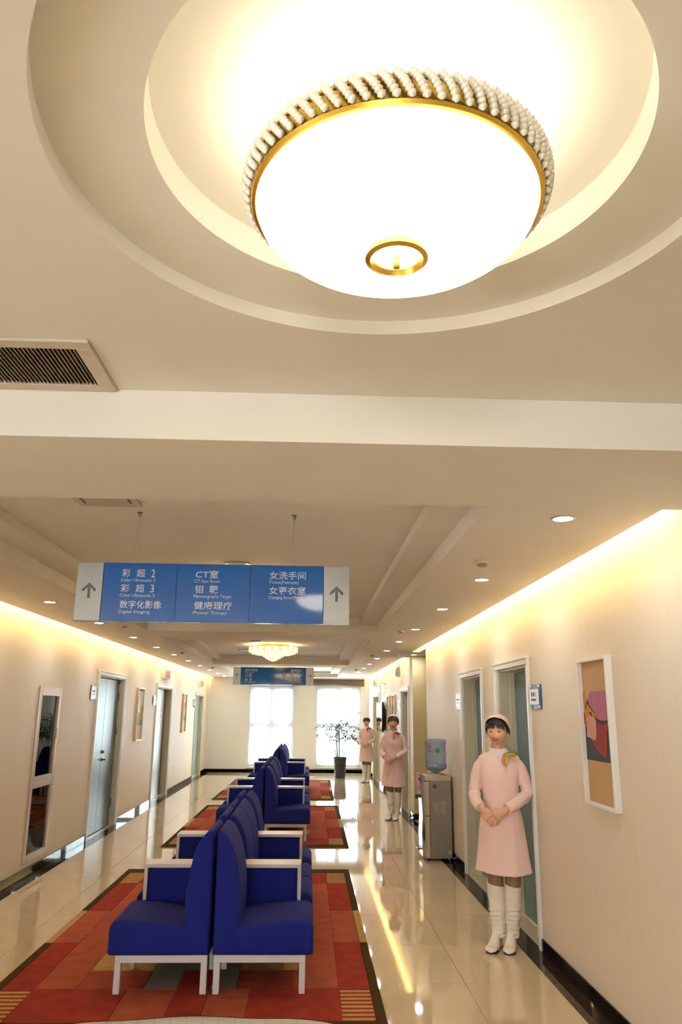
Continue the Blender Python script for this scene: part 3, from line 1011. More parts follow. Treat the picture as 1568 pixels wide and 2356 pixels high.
def hanging_sign(label, x, y, z0, panels, arrows, ztop, wires):
    W, H = 1.548, 0.332
    t = thing('hanging_sign', label, 'sign', (x, y, z0))
    cuts = [0.0, 0.147, 0.563, 0.979, 1.398, W]
    M_EDGE = mat('sign_edge_navy', (18, 50, 92), 0.3, noise=(9, 0.05))
    MB().rbox(-W / 2 + 0.002, W / 2 - 0.002, 0.002, 0.034, 0.002, H - 0.002, 0.002).obj('core', M_EDGE, t)
    for i in range(5):
        a, b = cuts[i] - W / 2, cuts[i + 1] - W / 2
        silver = i in (0, 4)
        g = 0.0012
        p = MB().rbox(a + g, b - g, -0.003, 0.038, 0, H, 0.0015).obj('panel', M_SIGNGREY if silver else M_SIGNBLUE, t)
        if silver:
            link('arrow', arrow_mesh(arrows[0 if i == 0 else 1]), p, ((a + b) / 2, -0.0031, H * 0.515))
        else:
            for (body, xo, w, zb, h) in panels[i - 1]:
                o = put_text(p, body, a + xo, w, zb, h, bold=0.0003 if h > 0.03 else 0.0)
                o.location.y = -0.0036
    for wx in wires:
        MB().tube([(wx - x, 0.017, H), (wx - x, 0.017, ztop - z0)], 0.0016, 6).obj('wire', M_ALU, t)
        MB().lathe([(0.004, ztop - z0 - 0.03), (0.009, ztop - z0 - 0.022), (0.009, ztop - z0 - 0.006), (0.016, ztop - z0 - 0.003), (0.016, ztop - z0)], wx - x, 0.017, 12).obj('ceiling_anchor', M_STEEL, t, True)
    return t


CB = [0.332 - 0.081, 0.332 - 0.168, 0.332 - 0.260]
EB = [0.332 - 0.107, 0.332 - 0.194, 0.332 - 0.287]
HC, HE = 0.046, 0.0185


def lines(items, xo=0.105):
    out = []
    for i, (c, wc, e, we) in enumerate(items):
        if '  ' in c:
            for q, tok in enumerate(c.split()):
                out.append((tok, xo + 0.083 * q, 0.02 if tok.isdigit() else 0.047, CB[i], HC))
        else:
            out.append((c, xo, wc, CB[i], HC))
        out.append((e, xo - 0.004, we, EB[i] - (0.005 if any(q in e for q in 'gpy(') else 0.0), HE + (0.005 if any(q in e for q in 'gpy(') else 0.0)))
    return out


cu2 = ('彩  超  2', 0.19, 'Color Ultrasonic 2', 0.194)
cu3 = ('彩  超  3', 0.19, 'Color Ultrasonic 3', 0.194)
dim = ('数字化影像', 0.233, 'Digital Imaging', 0.174)
ct = ('CT室', 0.13, 'CT Scan Room', 0.144)
mo = ('钼  靶', 0.133, 'Mammography Target', 0.212)
ph = ('健康理疗', 0.214, 'Physical Therapy', 0.19)
to = ('女洗手间', 0.207, 'Toiet(Female)', 0.17)
cr = ('女更衣室', 0.207, 'Changing Room(Female)', 0.216)
hanging_sign('near blue hanging direction sign with silver arrow ends', (-1.323 + 0.226) / 2, 4.385, 2.199, [lines([cu2, cu3, dim]), lines([ct, mo, ph]), lines([to, cr], 0.11)], ('up', 'up'), ZT, (-1.0, -0.102))
hanging_sign('far blue hanging direction sign in front of the end windows', -0.673, 15.19, 2.203, [lines([dim, ct, mo], 0.085), [], lines([ph, to, cr], 0.125)], ('up', 'right'), ZT, (-1.12, -0.22))

# exit sign
t = thing('exit_sign', 'small green exit sign hanging from the right soffit', 'sign', (1.51, 13.24, 2.30))
MB().rbox(-0.02, 0.02, -0.18, 0.18, 0, 0.152, 0.004).obj('box', M_ALU, t)
pl = MB().rbox(-0.023, -0.019, -0.165, 0.165, 0.012, 0.14, 0.001).obj('green_face', mat('exit_green', (96, 132, 104), 0.3, noise=(9, 0.05)), t)
mb = MB()
mb.box(-0.0245, -0.0228, -0.12, -0.02, 0.06, 0.09)
mb.add([(-0.0245, -0.02, 0.04), (-0.0245, 0.03, 0.075), (-0.0245, -0.02, 0.11)], [(0, 1, 2)])
mb.tube([(-0.0238, 0.09, 0.115), (-0.0238, 0.095, 0.075), (-0.0238, 0.12, 0.03)], 0.009, 6)
mb.obj('white_symbol', M_SIGNTEXT, t)
for yy in (-0.17, 0.17):
    MB().tube([(0, yy, 0.152), (0, yy, 0.37)], 0.004, 6).obj('hanger_rod', M_STEEL, t)


# ------------------------------------------------------------------ seats
def extrude_round(prof, y0, y1, b, steps=3):
    """profile in XZ extruded along y with softened ends"""
    c = np.mean(np.array(prof), axis=0)
    span = np.ptp(np.array(prof), axis=0)
    rings = []
    ss = []
    for k in range(steps + 1):
        a = PI / 2 * k / steps
        ss.append((y0 + b * (1 - math.sin(a)), b * (1 - math.cos(a))))
    seq = [(y0 + b * (1 - math.sin(PI / 2 * (1 - k / steps))), b * (1 - math.cos(PI / 2 * (1 - k / steps)))) for k in range(steps + 1)]
    seq2 = [(y1 - (q[0] - y0), q[1]) for q in reversed(seq)]
    for y, ins in seq + seq2:
        sx, sz = 1 - 2 * ins / span[0], 1 - 2 * ins / span[1]
        rings.append([(c[0] + (p[0] - c[0]) * sx, y, c[1] + (p[1] - c[1]) * sz) for p in prof])
    return rings


def arcpts(cx, cz, r, a0, a1, n):
    return [(cx + r * math.cos(a0 + (a1 - a0) * k / n), cz + r * math.sin(a0 + (a1 - a0) * k / n)) for k in range(n + 1)]


WM = 0.58
seat_prof = [(0.02, 0.222), (0.30, 0.22)] + arcpts(0.617, 0.235, 0.015, -PI / 2, 0, 3) + arcpts(0.578, 0.368, 0.055, 0.05, PI / 2 - 0.03, 5) + [(0.45, 0.420), (0.32, 0.408), (0.2, 0.39), (0.1, 0.37), (0.02, 0.36)]
back_prof = [(0.003, 0.222), (0.158, 0.222), (0.160, 0.36), (0.168, 0.45), (0.166, 0.56), (0.153, 0.68), (0.131, 0.79), (0.105, 0.86), (0.080, 0.905), (0.055, 0.934), (0.032, 0.949), (0.014, 0.950), (0.003, 0.935), (0.003, 0.7), (0.003, 0.45)]


def make_seat(arm):
    """origin at floor below the back plane, front towards +x, y 0..WM; arm: None, 'far', 'near'"""
    t = thing('waiting_chair', '', 'chair')
    MB().loft(extrude_round(seat_prof, 0.002, WM - 0.002, 0.03)).obj('seat', M_BLUE, t, True, 60)
    MB().loft(extrude_round(back_prof, 0.0, WM, 0.028)).obj('backrest', M_BLUE, t, True, 60)
    L = 0.038
    for y in (0.03, WM - 0.03 - L):
        MB().rbox(0.012, 0.585, y, y + L, 0.176, 0.221, 0.003).obj('rail', M_WHITE2, t)
        MB().rbox(0.012, 0.052, y, y + L, 0.0, 0.178, 0.003).obj('leg', M_WHITE2, t)
        MB().rbox(0.546, 0.585, y, y + L, 0.0, 0.178, 0.003).obj('leg', M_WHITE2, t)
    MB().rbox(0.05, 0.09, 0.06, WM - 0.06, 0.19, 0.221, 0.003).obj('cross_rail', M_WHITE2, t)
    if arm:
        y0, y1 = (WM + 0.006, WM + 0.212) if arm == 'far' else (-0.212, -0.006)
        a = MB()
        a.rbox(0.05, 0.545, y0, y1, 0.622, 0.648, 0.004)
        a.rbox(0.519, 0.545, y0, y1, 0.2, 0.63, 0.004)
        ar = a.obj('armrest', M_WHITE2, t)
        MB().rbox(0.03, 0.515, y0 + 0.012, y1 - 0.012, 0.21, 0.62, 0.012, 2).obj('arm_cushion', M_BLUE, ar, True)
        MB().rbox(0.05, 0.54, y0 + 0.08, y0 + 0.12, 0.176, 0.212, 0.003).obj('arm_bracket', M_WHITE2, ar)
    return t


protos = {k: make_seat(k) for k in (None, 'far', 'near')}
used = set()
OFFS = [(0.0, 'far'), (0.80, None), (1.39, None), (2.19, 'near')]
GY = [5.37, 11.19, 16.78]
for g in range(3):
    for side in (1, -1):
        for i, (dy, arm) in enumerate(OFFS):
            # the left row is turned by 180 degrees, so its arm side swaps
            a = arm
            if side == -1 and arm:
                a = 'near' if arm == 'far' else 'far'
            o = protos[a] if a not in used else copy_tree(protos[a])
            used.add(a)
            rug_z = 0.014
            if side == 1:
                o.location = (CX + 0.008, GY[g] + dy, rug_z)
                o.rotation_euler = (0, 0, 0)
            else:
                o.location = (CX - 0.008, GY[g] + dy + WM, rug_z)
                o.rotation_euler = (0, 0, PI)
            tag(o, 'blue waiting seat, %s from the front in the %s row of the %s group' % (ORD[i], 'right' if side == 1 else 'left', ['nearest', 'middle', 'farthest'][g]), 'chair', 'blue waiting seats set back to back')

# ------------------------------------------------------------------ rugs
RUG_L, RUG_W = 4.56, 2.435
MR = {
    'red': mat('rug_red', (162, 60, 46), 0.95, spec=0.1, noise=(9, 0.13), bump=(300, 0.3)),
    'orange': mat('rug_orange', (178, 90, 66), 0.95, spec=0.1, noise=(9, 0.12), bump=(300, 0.3)),
    'rust': mat('rug_rust', (168, 82, 62), 0.95, spec=0.1, noise=(9, 0.12), bump=(300, 0.3)),
    'olive': mat('rug_olive', (74, 58, 26), 0.95, spec=0.1, noise=(20, 0.15), bump=(300, 0.3)),
    'tan': mat('rug_tan', (196, 154, 96), 0.95, spec=0.1, noise=(20, 0.1), bump=(300, 0.3)),
    'grey': mat('rug_grey', (150, 142, 126), 0.95, spec=0.1, noise=(20, 0.1), bump=(300, 0.3)),
}
M_RUGBASE = mat('rug_backing_edge', (150, 110, 62), 0.95, noise=(30, 0.1))


def make_rug():
    """origin at near-left corner, x 0..W, y 0..L"""
    t = thing('area_rug', '', 'rug')
    MB().rbox(0, RUG_W, 0, RUG_L, 0.0, 0.008, 0.003).obj('rug_base', M_RUGBASE, t)
    W, L = RUG_W, RUG_L

    def blk(x0, x1, y0, y1, c, name='colour_block', h=0.0135):
        MB().rbox(x0 + 0.001, x1 - 0.001, y0 + 0.001, y1 - 0.001, 0.006, h, 0.0025).obj(name, MR[c], t)
    B = 0.06
    E = 0.2
    SL = 0.52
    # borders
    for x0, x1 in ((0, B), (W - B, W)):
        blk(x0, x1, E, 1.75, 'olive', 'border')
        blk(x0, x1, 1.75, 2.72, 'tan', 'border')
        blk(x0, x1, 2.72, L - E, 'olive', 'border')
    for y0, y1 in ((0, E), (L - E, L)):
        blk(0, 0.95, y0, y1, 'olive', 'border')
        blk(0.95, 1.4, y0, y1, 'tan', 'border')
        blk(1.4, W, y0, y1, 'olive', 'border')
    # side columns
    c1 = 0.26
    for x0, x1 in ((B, c1), (W - c1, W - B)):
        for (ya, yb) in ((E, E + SL), (L - E - SL, L - E)):
            blk(x0, x1, ya, yb, 'red', 'colour_block', 0.011)
            n = 8
            for k in range(n):
                y = ya + (yb - ya) * (k + 0.25) / n
                blk(x0 + 0.004, x1 - 0.004, y, y + 0.032, 'tan', 'stripe', 0.0138)
        blk(x0, x1, E + SL, 1.75, 'red')
        blk(x0, x1, 1.75, 2.72, 'orange')
        blk(x0, x1, 2.72, L - E - SL, 'red')
    # inner field
    xs = [c1, 0.845, 1.15, 1.36, 1.615, W - c1]
    for (ya, yb, cols) in ((E, E + SL + 0.02, ('red', 'orange', 'red', 'orange', 'red')), (L - E - SL - 0.02, L - E, ('red', 'orange', 'red', 'orange', 'red'))):
        for k in range(5):
            blk(xs[k], xs[k + 1], ya, yb, cols[k])
    y0, y1 = E + SL + 0.02, L - E - SL - 0.02
    blk(c1, 0.52, y0, y1, 'orange')
    blk(W - c1 - 0.26, W - c1, y0, y1, 'orange')
    xa, xb = 0.52, W - c1 - 0.26
    blk(xa, 0.94, y0, y0 + 0.36, 'rust')
    blk(0.94, 1.15, y0, y0 + 0.4, 'grey')
    blk(1.15, 1.36, y0, y0 + 0.36, 'red')
    blk(1.36, 1.52, y0, y0 + 0.4, 'grey')
    blk(1.52, xb, y0, y0 + 0.36, 'rust')
    blk(xa, 0.94, y0 + 0.36, y0 + 0.75, 'tan')
    blk(0.94, 1.15, y0 + 0.4, y0 + 0.75, 'grey')
    blk(1.15, 1.36, y0 + 0.36, y0 + 0.75, 'grey')
    blk(1.36, 1.52, y0 + 0.4, y0 + 0.75, 'grey')
    blk(1.52, xb, y0 + 0.36, y0 + 0.75, 'tan')
    blk(xa, xb, y0 + 0.75, y1 - 0.75, 'orange')
    blk(xa, xb, y1 - 0.75, y1 - 0.36, 'tan')
    blk(xa, xb, y1 - 0.36, y1, 'rust')
    return t


rug = make_rug()
RUGS = [(-1.945, 4.77, 0.0, 'red patchwork rug with a folded white edge under the nearest seats'), (-1.865, 10.80, -0.006, 'red patchwork rug under the middle seats'), (-1.875, 16.36, -0.012, 'red patchwork rug under the farthest seats')]
for i, (x, y, rz, lab) in enumerate(RUGS):
    o = rug if i == 0 else copy_tree(rug)
    o.location = (x, y, 0.0)
    o.rotation_euler = (0, 0, rz)
    tag(o, lab, 'rug', 'patchwork rugs under the seats')
# folded-over near edge of the first rug: white backing with a thin olive hem
fl = MB()
rows = []
NX = 40
for k in range(NX + 1):
    u = k / NX
    x = 0.52 + 1.75 * u
    e = 0.212 * (math.sin(PI * min(1, max(0, u))) ** 0.42) + 0.012 * math.sin(u * 17) - 0.006
    e = max(0.03, e)
    row = []
    for j in range(9):
        v = j / 8
        row.append((x, -0.02 + (e + 0.02) * v, 0.016 + 0.035 * math.sin(PI * v * 0.85) * min(1, e / 0.2) + 0.003))
    rows.append(row)
fl.loft(rows, False, False, close=False)
flap = fl.obj('folded_backing', mat('rug_backing_white', (214, 210, 200), 0.9, noise=((60, 60, 60), 0.05)), rug, True)
flap['label'] = 'white canvas backing of the folded rug edge'
hem = MB()
hem.tube([r[-1] for r in rows], 0.0035, 6)
hem.obj('hem', MR['olive'], flap, True)
gl = MB()
for k in range(2, NX - 1, 2):
    gl.tube([(p[0], p[1], p[2] + 0.0005) for p in rows[k]], 0.0008, 4)
gl.obj('woven_thread', mat('thread_tan', (176, 160, 140), 0.9, noise=(30, 0.05)), flap)


# ------------------------------------------------------------------ framed pictures
def picture(label, side, y0, z0, framemat, canvasmat, draw, w=0.51, h=0.889, d=0.042):
    X = XR if side == 'R' else XL
    # local: x along wall to the viewer's right, -y out of the wall
    rz = -PI / 2 if side == 'R' else PI / 2
    yc = y0 + w / 2
    t = thing('framed_picture', label, 'picture', (X, yc, z0), rz, group='framed pictures on the corridor walls')
    F = 0.022
    fr = MB()
    fr.rbox(-w / 2, -w / 2 + F, -d, 0, 0, h, 0.003)
    fr.rbox(w / 2 - F, w / 2, -d, 0, 0, h, 0.003)
    fr.rbox(-w / 2 + F, w / 2 - F, -d, 0, 0, F, 0.003)
    fr.rbox(-w / 2 + F, w / 2 - F, -d, 0, h - F, h, 0.003)
    fr.obj('frame', framemat, t)
    MB().box(-w / 2 + F, w / 2 - F, -0.012, -0.002, F, h - F).obj('mount', canvasmat, t)
    draw(t, w, h, F)
    return t


def poly(parent, name, pts, m, y):
    n = len(pts)
    vs = [(x, y, z) for x, z in pts] + [(x, y + 0.0008, z) for x, z in pts]
    return MB().add(vs, [tuple(range(n)), tuple(range(2 * n - 1, n - 1, -1))] + [(i, (i + 1) % n, n + (i + 1) % n, n + i) for i in range(n)]).obj(name, m, parent)


P_NAVY = mat('paint_slate', (58, 68, 72), 0.6, noise=(14, 0.12))
P_PINK = mat('paint_mauve', (178, 104, 130), 0.6, noise=((30, 30, 5), 0.12))
P_PALE = mat('paint_pale_pink', (206, 150, 132), 0.6, noise=((60, 60, 6), 0.14))
P_RED = mat('paint_crimson', (146, 56, 56), 0.6, noise=((60, 60, 5), 0.2))
P_RED2 = mat('paint_scarlet', (176, 52, 36), 0.6, noise=(30, 0.15))
P_ORANGE = mat('paint_ochre', (196, 132, 52), 0.6, noise=(40, 0.25))
P_DARK = mat('paint_umber', (60, 42, 40), 0.6, noise=(40, 0.2))


def abstract(t, w, h, F):
    # painted strip in the middle third; x grows towards the nearer side of the wall
    x0, x1 = -w / 2 + F, w / 2 - F
    zt, zb = 0.685, 0.268
    W = x1 - x0
    q = lambda a, b: (x0 + W * a, zb + (zt - zb) * b)
    y = -0.0135
    poly(t, 'painted_panel', [q(0, 0), q(1, 0), q(1, 1), q(0, 1)], P_NAVY, y)
    poly(t, 'mauve_shape', [q(0.2, 1), q(1, 1), q(1, 0.60), q(0.93, 0.585), q(0.62, 0.575), q(0.5, 0.60), q(0.38, 0.70), q(0.22, 0.8), q(0.15, 0.9)], P_PINK, y - 0.001)
    poly(t, 'ochre_shape', [q(0, 1), q(0.2, 1), q(0.14, 0.82), q(0.42, 0.66), q(0.5, 0.58), q(0.18, 0.62), q(0.1, 0.45), q(0.02, 0.5)], P_ORANGE, y - 0.0016)
    poly(t, 'pale_edge', [q(0.12, 1), q(0.27, 1), q(0.2, 0.9), q(0.1, 0.86)], P_PALE, y - 0.0022)
    poly(t, 'crimson_shape', [q(0.46, 0.56), q(0.92, 0.57), q(0.78, 0.42), q(0.72, 0.14), q(0.70, 0.07), q(0.5, 0.14), q(0.22, 0.30), q(0.4, 0.36)], P_RED, y - 0.0016)
    poly(t, 'scarlet_edge', [q(0.78, 0.55), q(0.92, 0.57), q(0.80, 0.42), q(0.74, 0.1), q(0.70, 0.065), q(0.48, 0.13), q(0.22, 0.30), q(0.26, 0.315), q(0.5, 0.17), q(0.67, 0.12), q(0.72, 0.4)], P_RED2, y - 0.0022)
    poly(t, 'pale_pink_shape', [q(0.06, 0.34), q(0.38, 0.29), q(0.42, 0.36), q(0.44, 0.57), q(0.38, 0.62), q(0.16, 0.64), q(0.1, 0.5)], P_PALE, y - 0.0026)
    poly(t, 'umber_stroke', [q(0.36, 0.64), q(0.55, 0.575), q(0.75, 0.57), q(1, 0.60), q(1, 0.575), q(0.72, 0.535), q(0.5, 0.545)], P_DARK, y - 0.003)
    poly(t, 'umber_stroke', [q(0.06, 0.76), q(0.09, 0.75), q(0.17, 0.86), q(0.15, 0.87)], P_DARK, y - 0.003)
    poly(t, 'umber_stroke', [q(0.2, 0.69), q(0.24, 0.66), q(0.33, 0.63), q(0.27, 0.70)], P_DARK, y - 0.003)
    poly(t, 'scarlet_edge', [q(0.0, 0.70), q(0.05, 0.66), q(0.06, 0.5), q(0.0, 0.52)], P_RED2, y - 0.003)
    poly(t, 'ochre_shape', [q(0.88, 0.82), q(0.97, 0.7), q(0.98, 0.62), q(0.86, 0.60), q(0.93, 0.66)], P_ORANGE, y - 0.003)


def landscape(cols):
    def f(t, w, h, F):
        x0, x1 = -w / 2 + F, w / 2 - F
        zt, zb = 0.68, 0.26
        poly(t, 'painted_panel', [(x0, zb), (x1, zb), (x1, zt), (x0, zt)], cols[0], -0.0135)
        poly(t, 'painted_shape', [(x0, zb), (x1, zb), (x1, zb + 0.16), (x0 + 0.2, zb + 0.22), (x0, zb + 0.13)], cols[1], -0.0145)
        poly(t, 'painted_shape', [(x0 + 0.27, zb + 0.1), (x1, zb + 0.08), (x1, zb + 0.3), (x0 + 0.33, zb + 0.34)], cols[2], -0.0152)
    return f


CANVAS = mat('tan_mount', (200, 158, 110), 0.8, noise=(120, 0.05))
CANVAS2 = mat('pale_mount', (222, 206, 192), 0.8, noise=(60, 0.03))
PW = mat('paint_white', (206, 206, 204), 0.6, noise=(20, 0.08))
PG = mat('paint_grey', (120, 122, 122), 0.6, noise=(20, 0.15))
PY = mat('paint_yellow', (200, 168, 60), 0.6, noise=(20, 0.1))
PGR = mat('paint_green', (110, 124, 84), 0.6, noise=(20, 0.15))
PRR = mat('paint_rose', (184, 96, 80), 0.6, noise=(20, 0.15))
picture('white framed abstract painting of mauve and crimson shapes by the nearest door', 'R', 4.58, 1.173, M_WHITE, CANVAS, abstract)
picture('cream framed grey and white picture between the two steel doors', 'L', 13.78, 1.2, M_FRAMECREAM, CANVAS2, landscape((PW, PG, PY)))
picture('cream framed green and rose picture past the far steel door', 'L', 18.78, 1.21, M_FRAMECREAM, CANVAS2, landscape((PRR, PGR, PY)))
picture('cream framed picture directly behind the middle nurse, the nearer of two', 'R', 16.13, 1.18, M_FRAMECREAM, CANVAS2, landscape((PG, P_RED, PW)))
picture('cream framed picture beside the television, the farther of two', 'R', 17.15, 1.18, M_FRAMECREAM, CANVAS2, landscape((PG, P_RED, PW)))

# ------------------------------------------------------------------ door plates
M_PLATE = mat('plate_blue', (36, 88, 150), 0.25, noise=(6, 0.03))
M_PAPER = mat('plate_paper', (226, 226, 228), 0.35, noise=(8, 0.02))
M_INK = mat('ink', (30, 30, 34), 0.5, noise=(20, 0.05))


def make_plate(with_text):
    t = thing('door_plate', '', 'sign')
    W, H = 0.28, 0.188
    MB().rbox(-W / 2, W / 2, -0.012, -0.006, 0, H, 0.002).obj('base_plate', M_PLATE, t)
    p = MB().rbox(-W / 2 + 0.002, W / 2 - 0.035, -0.02, -0.013, 0.034, H - 0.036, 0.0015).obj('paper_insert', M_PAPER, t)
    for sx in (-1, 1):
        for z in (0.016, H - 0.016):
            k = MB().lathe([(0.008, 0), (0.008, 0.016), (0.006, 0.019)], 0, 0, 12)
            k.v = [(sx * (W / 2 - 0.03) + v[0], -v[2] - 0.002, z + v[1]) for v in k.v]
            k.obj('standoff', M_CHROME, t, True)
    if with_text:
        for (b, x0, w_, z, h) in (('彩 超 1', -0.085, 0.125, 0.094, 0.034), ('Color Ultrasonic1', -0.09, 0.135, 0.062, 0.02)):
            o = put_text(p, b, x0, w_, z, h, M_INK, 0.0006)
            o.location.y = -0.0206
    else:
        MB().box(-0.09, 0.05, -0.0208, -0.0196, 0.1, 0.118).obj('print_line', M_INK, p)
        MB().box(-0.08, 0.04, -0.0208, -0.0196, 0.066, 0.076).obj('print_line', M_INK, p)
    return t


pa = make_plate(True)
pa.location = (XR, 6.155, 1.754)
pa.rotation_euler = (0, 0, -PI / 2)
tag(pa, 'blue and white door plate beside the painting and the nearest nurse', 'sign', 'door name plates')
pb = make_plate(False)
for i, (x, y, z, rz, lab) in enumerate([(XR, 9.33, 1.76, -PI / 2, 'door plate on the wall above the water cooler'), (XR, 15.46, 1.758, -PI / 2, 'door plate just past the door behind the middle nurse'),
                                        (XL, 10.99, 1.85, PI / 2, 'blue door plate between the side window and the double steel door'), (XL, 15.36, 1.80, PI / 2, 'door plate just before the far steel door'), (XL, 20.68, 1.80, PI / 2, 'door plate just before the pale teal door')]):
    o = pb if i == 0 else copy_tree(pb)
    o.location = (x, y, z)
    o.rotation_euler = (0, 0, rz)
    tag(o, lab, 'sign', 'door name plates')

# ------------------------------------------------------------------ warning light boxes over the doors
M_BOXW = mat('warning_box_body', (230, 218, 194), 0.4, noise=(6, 0.03))
M_BOXF = mat('warning_box_face', (214, 198, 196), 0.15, noise=(6, 0.03))
M_REDTXT = mat('warning_red', (190, 96, 92), 0.5, noise=(6, 0.05))


def make_box():
    t = thing('warning_light_box', '', 'light box')
    W, H = 0.6, 0.195
    MB().rbox(-W / 2, W / 2, -0.062, 0, 0, H, 0.006).obj('body', M_BOXW, t)
    f = MB().rbox(-W / 2 + 0.015, W / 2 - 0.015, -0.066, -0.061, 0.015, H - 0.015, 0.002).obj('face', M_BOXF, t)
    MB().box(-0.2, 0.2, -0.0672, -0.0658, 0.115, 0.15).obj('red_print', M_REDTXT, f)
    MB().box(-0.2, 0.2, -0.0672, -0.0658, 0.05, 0.085).obj('red_print', M_REDTXT, f)
    return t


wb = make_box()
for i, (x, y, z, rz, lab) in enumerate([(XL, 16.32, 2.335, PI / 2, 'warning light box above the far steel door'), (XL, 21.65, 2.325, PI / 2, 'warning light box above the pale teal door'), (XR, 20.65, 2.36, -PI / 2, 'warning light box above the door behind the farthest nurse')]):
    o = wb if i == 0 else copy_tree(wb)
    o.location = (x, y, z)
    o.rotation_euler = (0, 0, rz)
    tag(o, lab, 'light box', 'warning light boxes over the doors')

# ------------------------------------------------------------------ television with its cable and socket
t = thing('television', 'black flat television on the right wall beside the farthest nurse', 'television', (XR - 0.012, 18.6, 1.285), -PI / 2)
tv = MB()
tv.rbox(-0.7, 0.7, -0.112, -0.07, 0, 0.655, 0.008)
tv.rbox(-0.68, 0.68, -0.075, -0.045, 0.03, 0.58, 0.02, 2)
tv.obj('cabinet', mat('tv_black', (14, 14, 16), 0.12, noise=(6, 0.1)), t)
MB().rbox(-0.665, 0.665, -0.1145, -0.112, 0.05, 0.625, 0.001).obj('screen', mat('tv_screen', (10, 12, 14), 0.015, spec=0.9, coat=1.0, noise=(4, 0.1)), t)
MB().rbox(-0.2, 0.2, -0.05, 0, 0.18, 0.46, 0.004).obj('wall_bracket', M_BLACK, t)
t = thing('wall_socket', 'white wall socket high above the television', 'socket', (XR, 18.27, 2.32), -PI / 2)
MB().rbox(-0.043, 0.043, -0.01, 0, 0, 0.086, 0.003).obj('plate', M_WHITE, t)
MB().rbox(-0.02, 0.02, -0.05, -0.01, 0.03, 0.06, 0.004).obj('plug', M_WHITE, t)
t = thing('power_cable', 'thin dark cable looping from the high socket to the television', 'cable', (XR, 18.27, 2.3))
MB().tube([(-0.05, 0, 0.065), (-0.09, 0.1, 0.07), (-0.1, 0.35, 0.04), (-0.08, 0.5, -0.03), (-0.07, 0.5, -0.15), (-0.07, 0.46, -0.26), (-0.085, 0.52, -0.33), (-0.085, 0.55, -0.353)], 0.006, 6).obj('cord', mat('cable_grey', (84, 80, 76), 0.5, noise=(9, 0.05)), t, True)
t = thing('wall_socket', 'small white socket low on the left wall past the far steel door', 'socket', (XL, 18.18, 0.43), PI / 2)
MB().rbox(-0.043, 0.043, -0.01, 0, 0, 0.086, 0.003).obj('plate', M_WHITE, t)
MB().rbox(-0.02, 0.02, -0.013, -0.009, 0.03, 0.055, 0.002).obj('outlet', M_FRAMECREAM, t)

# ------------------------------------------------------------------ potted bamboo palm
t = thing('potted_palm', 'tall bamboo palm in a ribbed dark grey pot before the end window', 'plant', (0.892, 21.7, 0))
pr = [(0.135, 0.0), (0.14, 0.01)]
for k in range(9):
    z = 0.03 + k * 0.052
    r = 0.14 + 0.04 * (z / 0.53)
    pr += [(r - 0.006, z), (r + 0.004, z + 0.014), (r + 0.004, z + 0.034), (r - 0.006, z + 0.048)]
pr += [(0.178, 0.505), (0.188, 0.51), (0.188, 0.535), (0.172, 0.535), (0.168, 0.48), (0.01, 0.478)]
MB().lathe(pr, n=40).obj('pot', mat('pot_charcoal', (62, 64, 68), 0.35, noise=(9, 0.08)), t, True, 35)
MB().lathe([(0.167, 0.478), (0.166, 0.485), (0.08, 0.497), (0.002, 0.5)], n=24, cap0=False).obj('soil', mat('soil', (52, 40, 30), 0.95, noise=(60, 0.3)), t, True)
M_STEM = mat('bamboo_stem', (120, 132, 78), 0.5, noise=((4, 4, 20), 0.2))
M_LEAF = mat('palm_leaf', (50, 80, 44), 0.5, noise=(8, 0.25))
random.seed(11)
stems = [(-0.07, 0.0, 1.06, -0.13), (-0.02, 0.05, 1.14, -0.02), (0.05, -0.03, 1.0, 0.1), (0.09, 0.04, 1.12, 0.2), (0.02, -0.07, 0.92, 0.02), (-0.1, -0.05, 0.82, -0.2), (0.11, -0.02, 0.72, 0.24)]
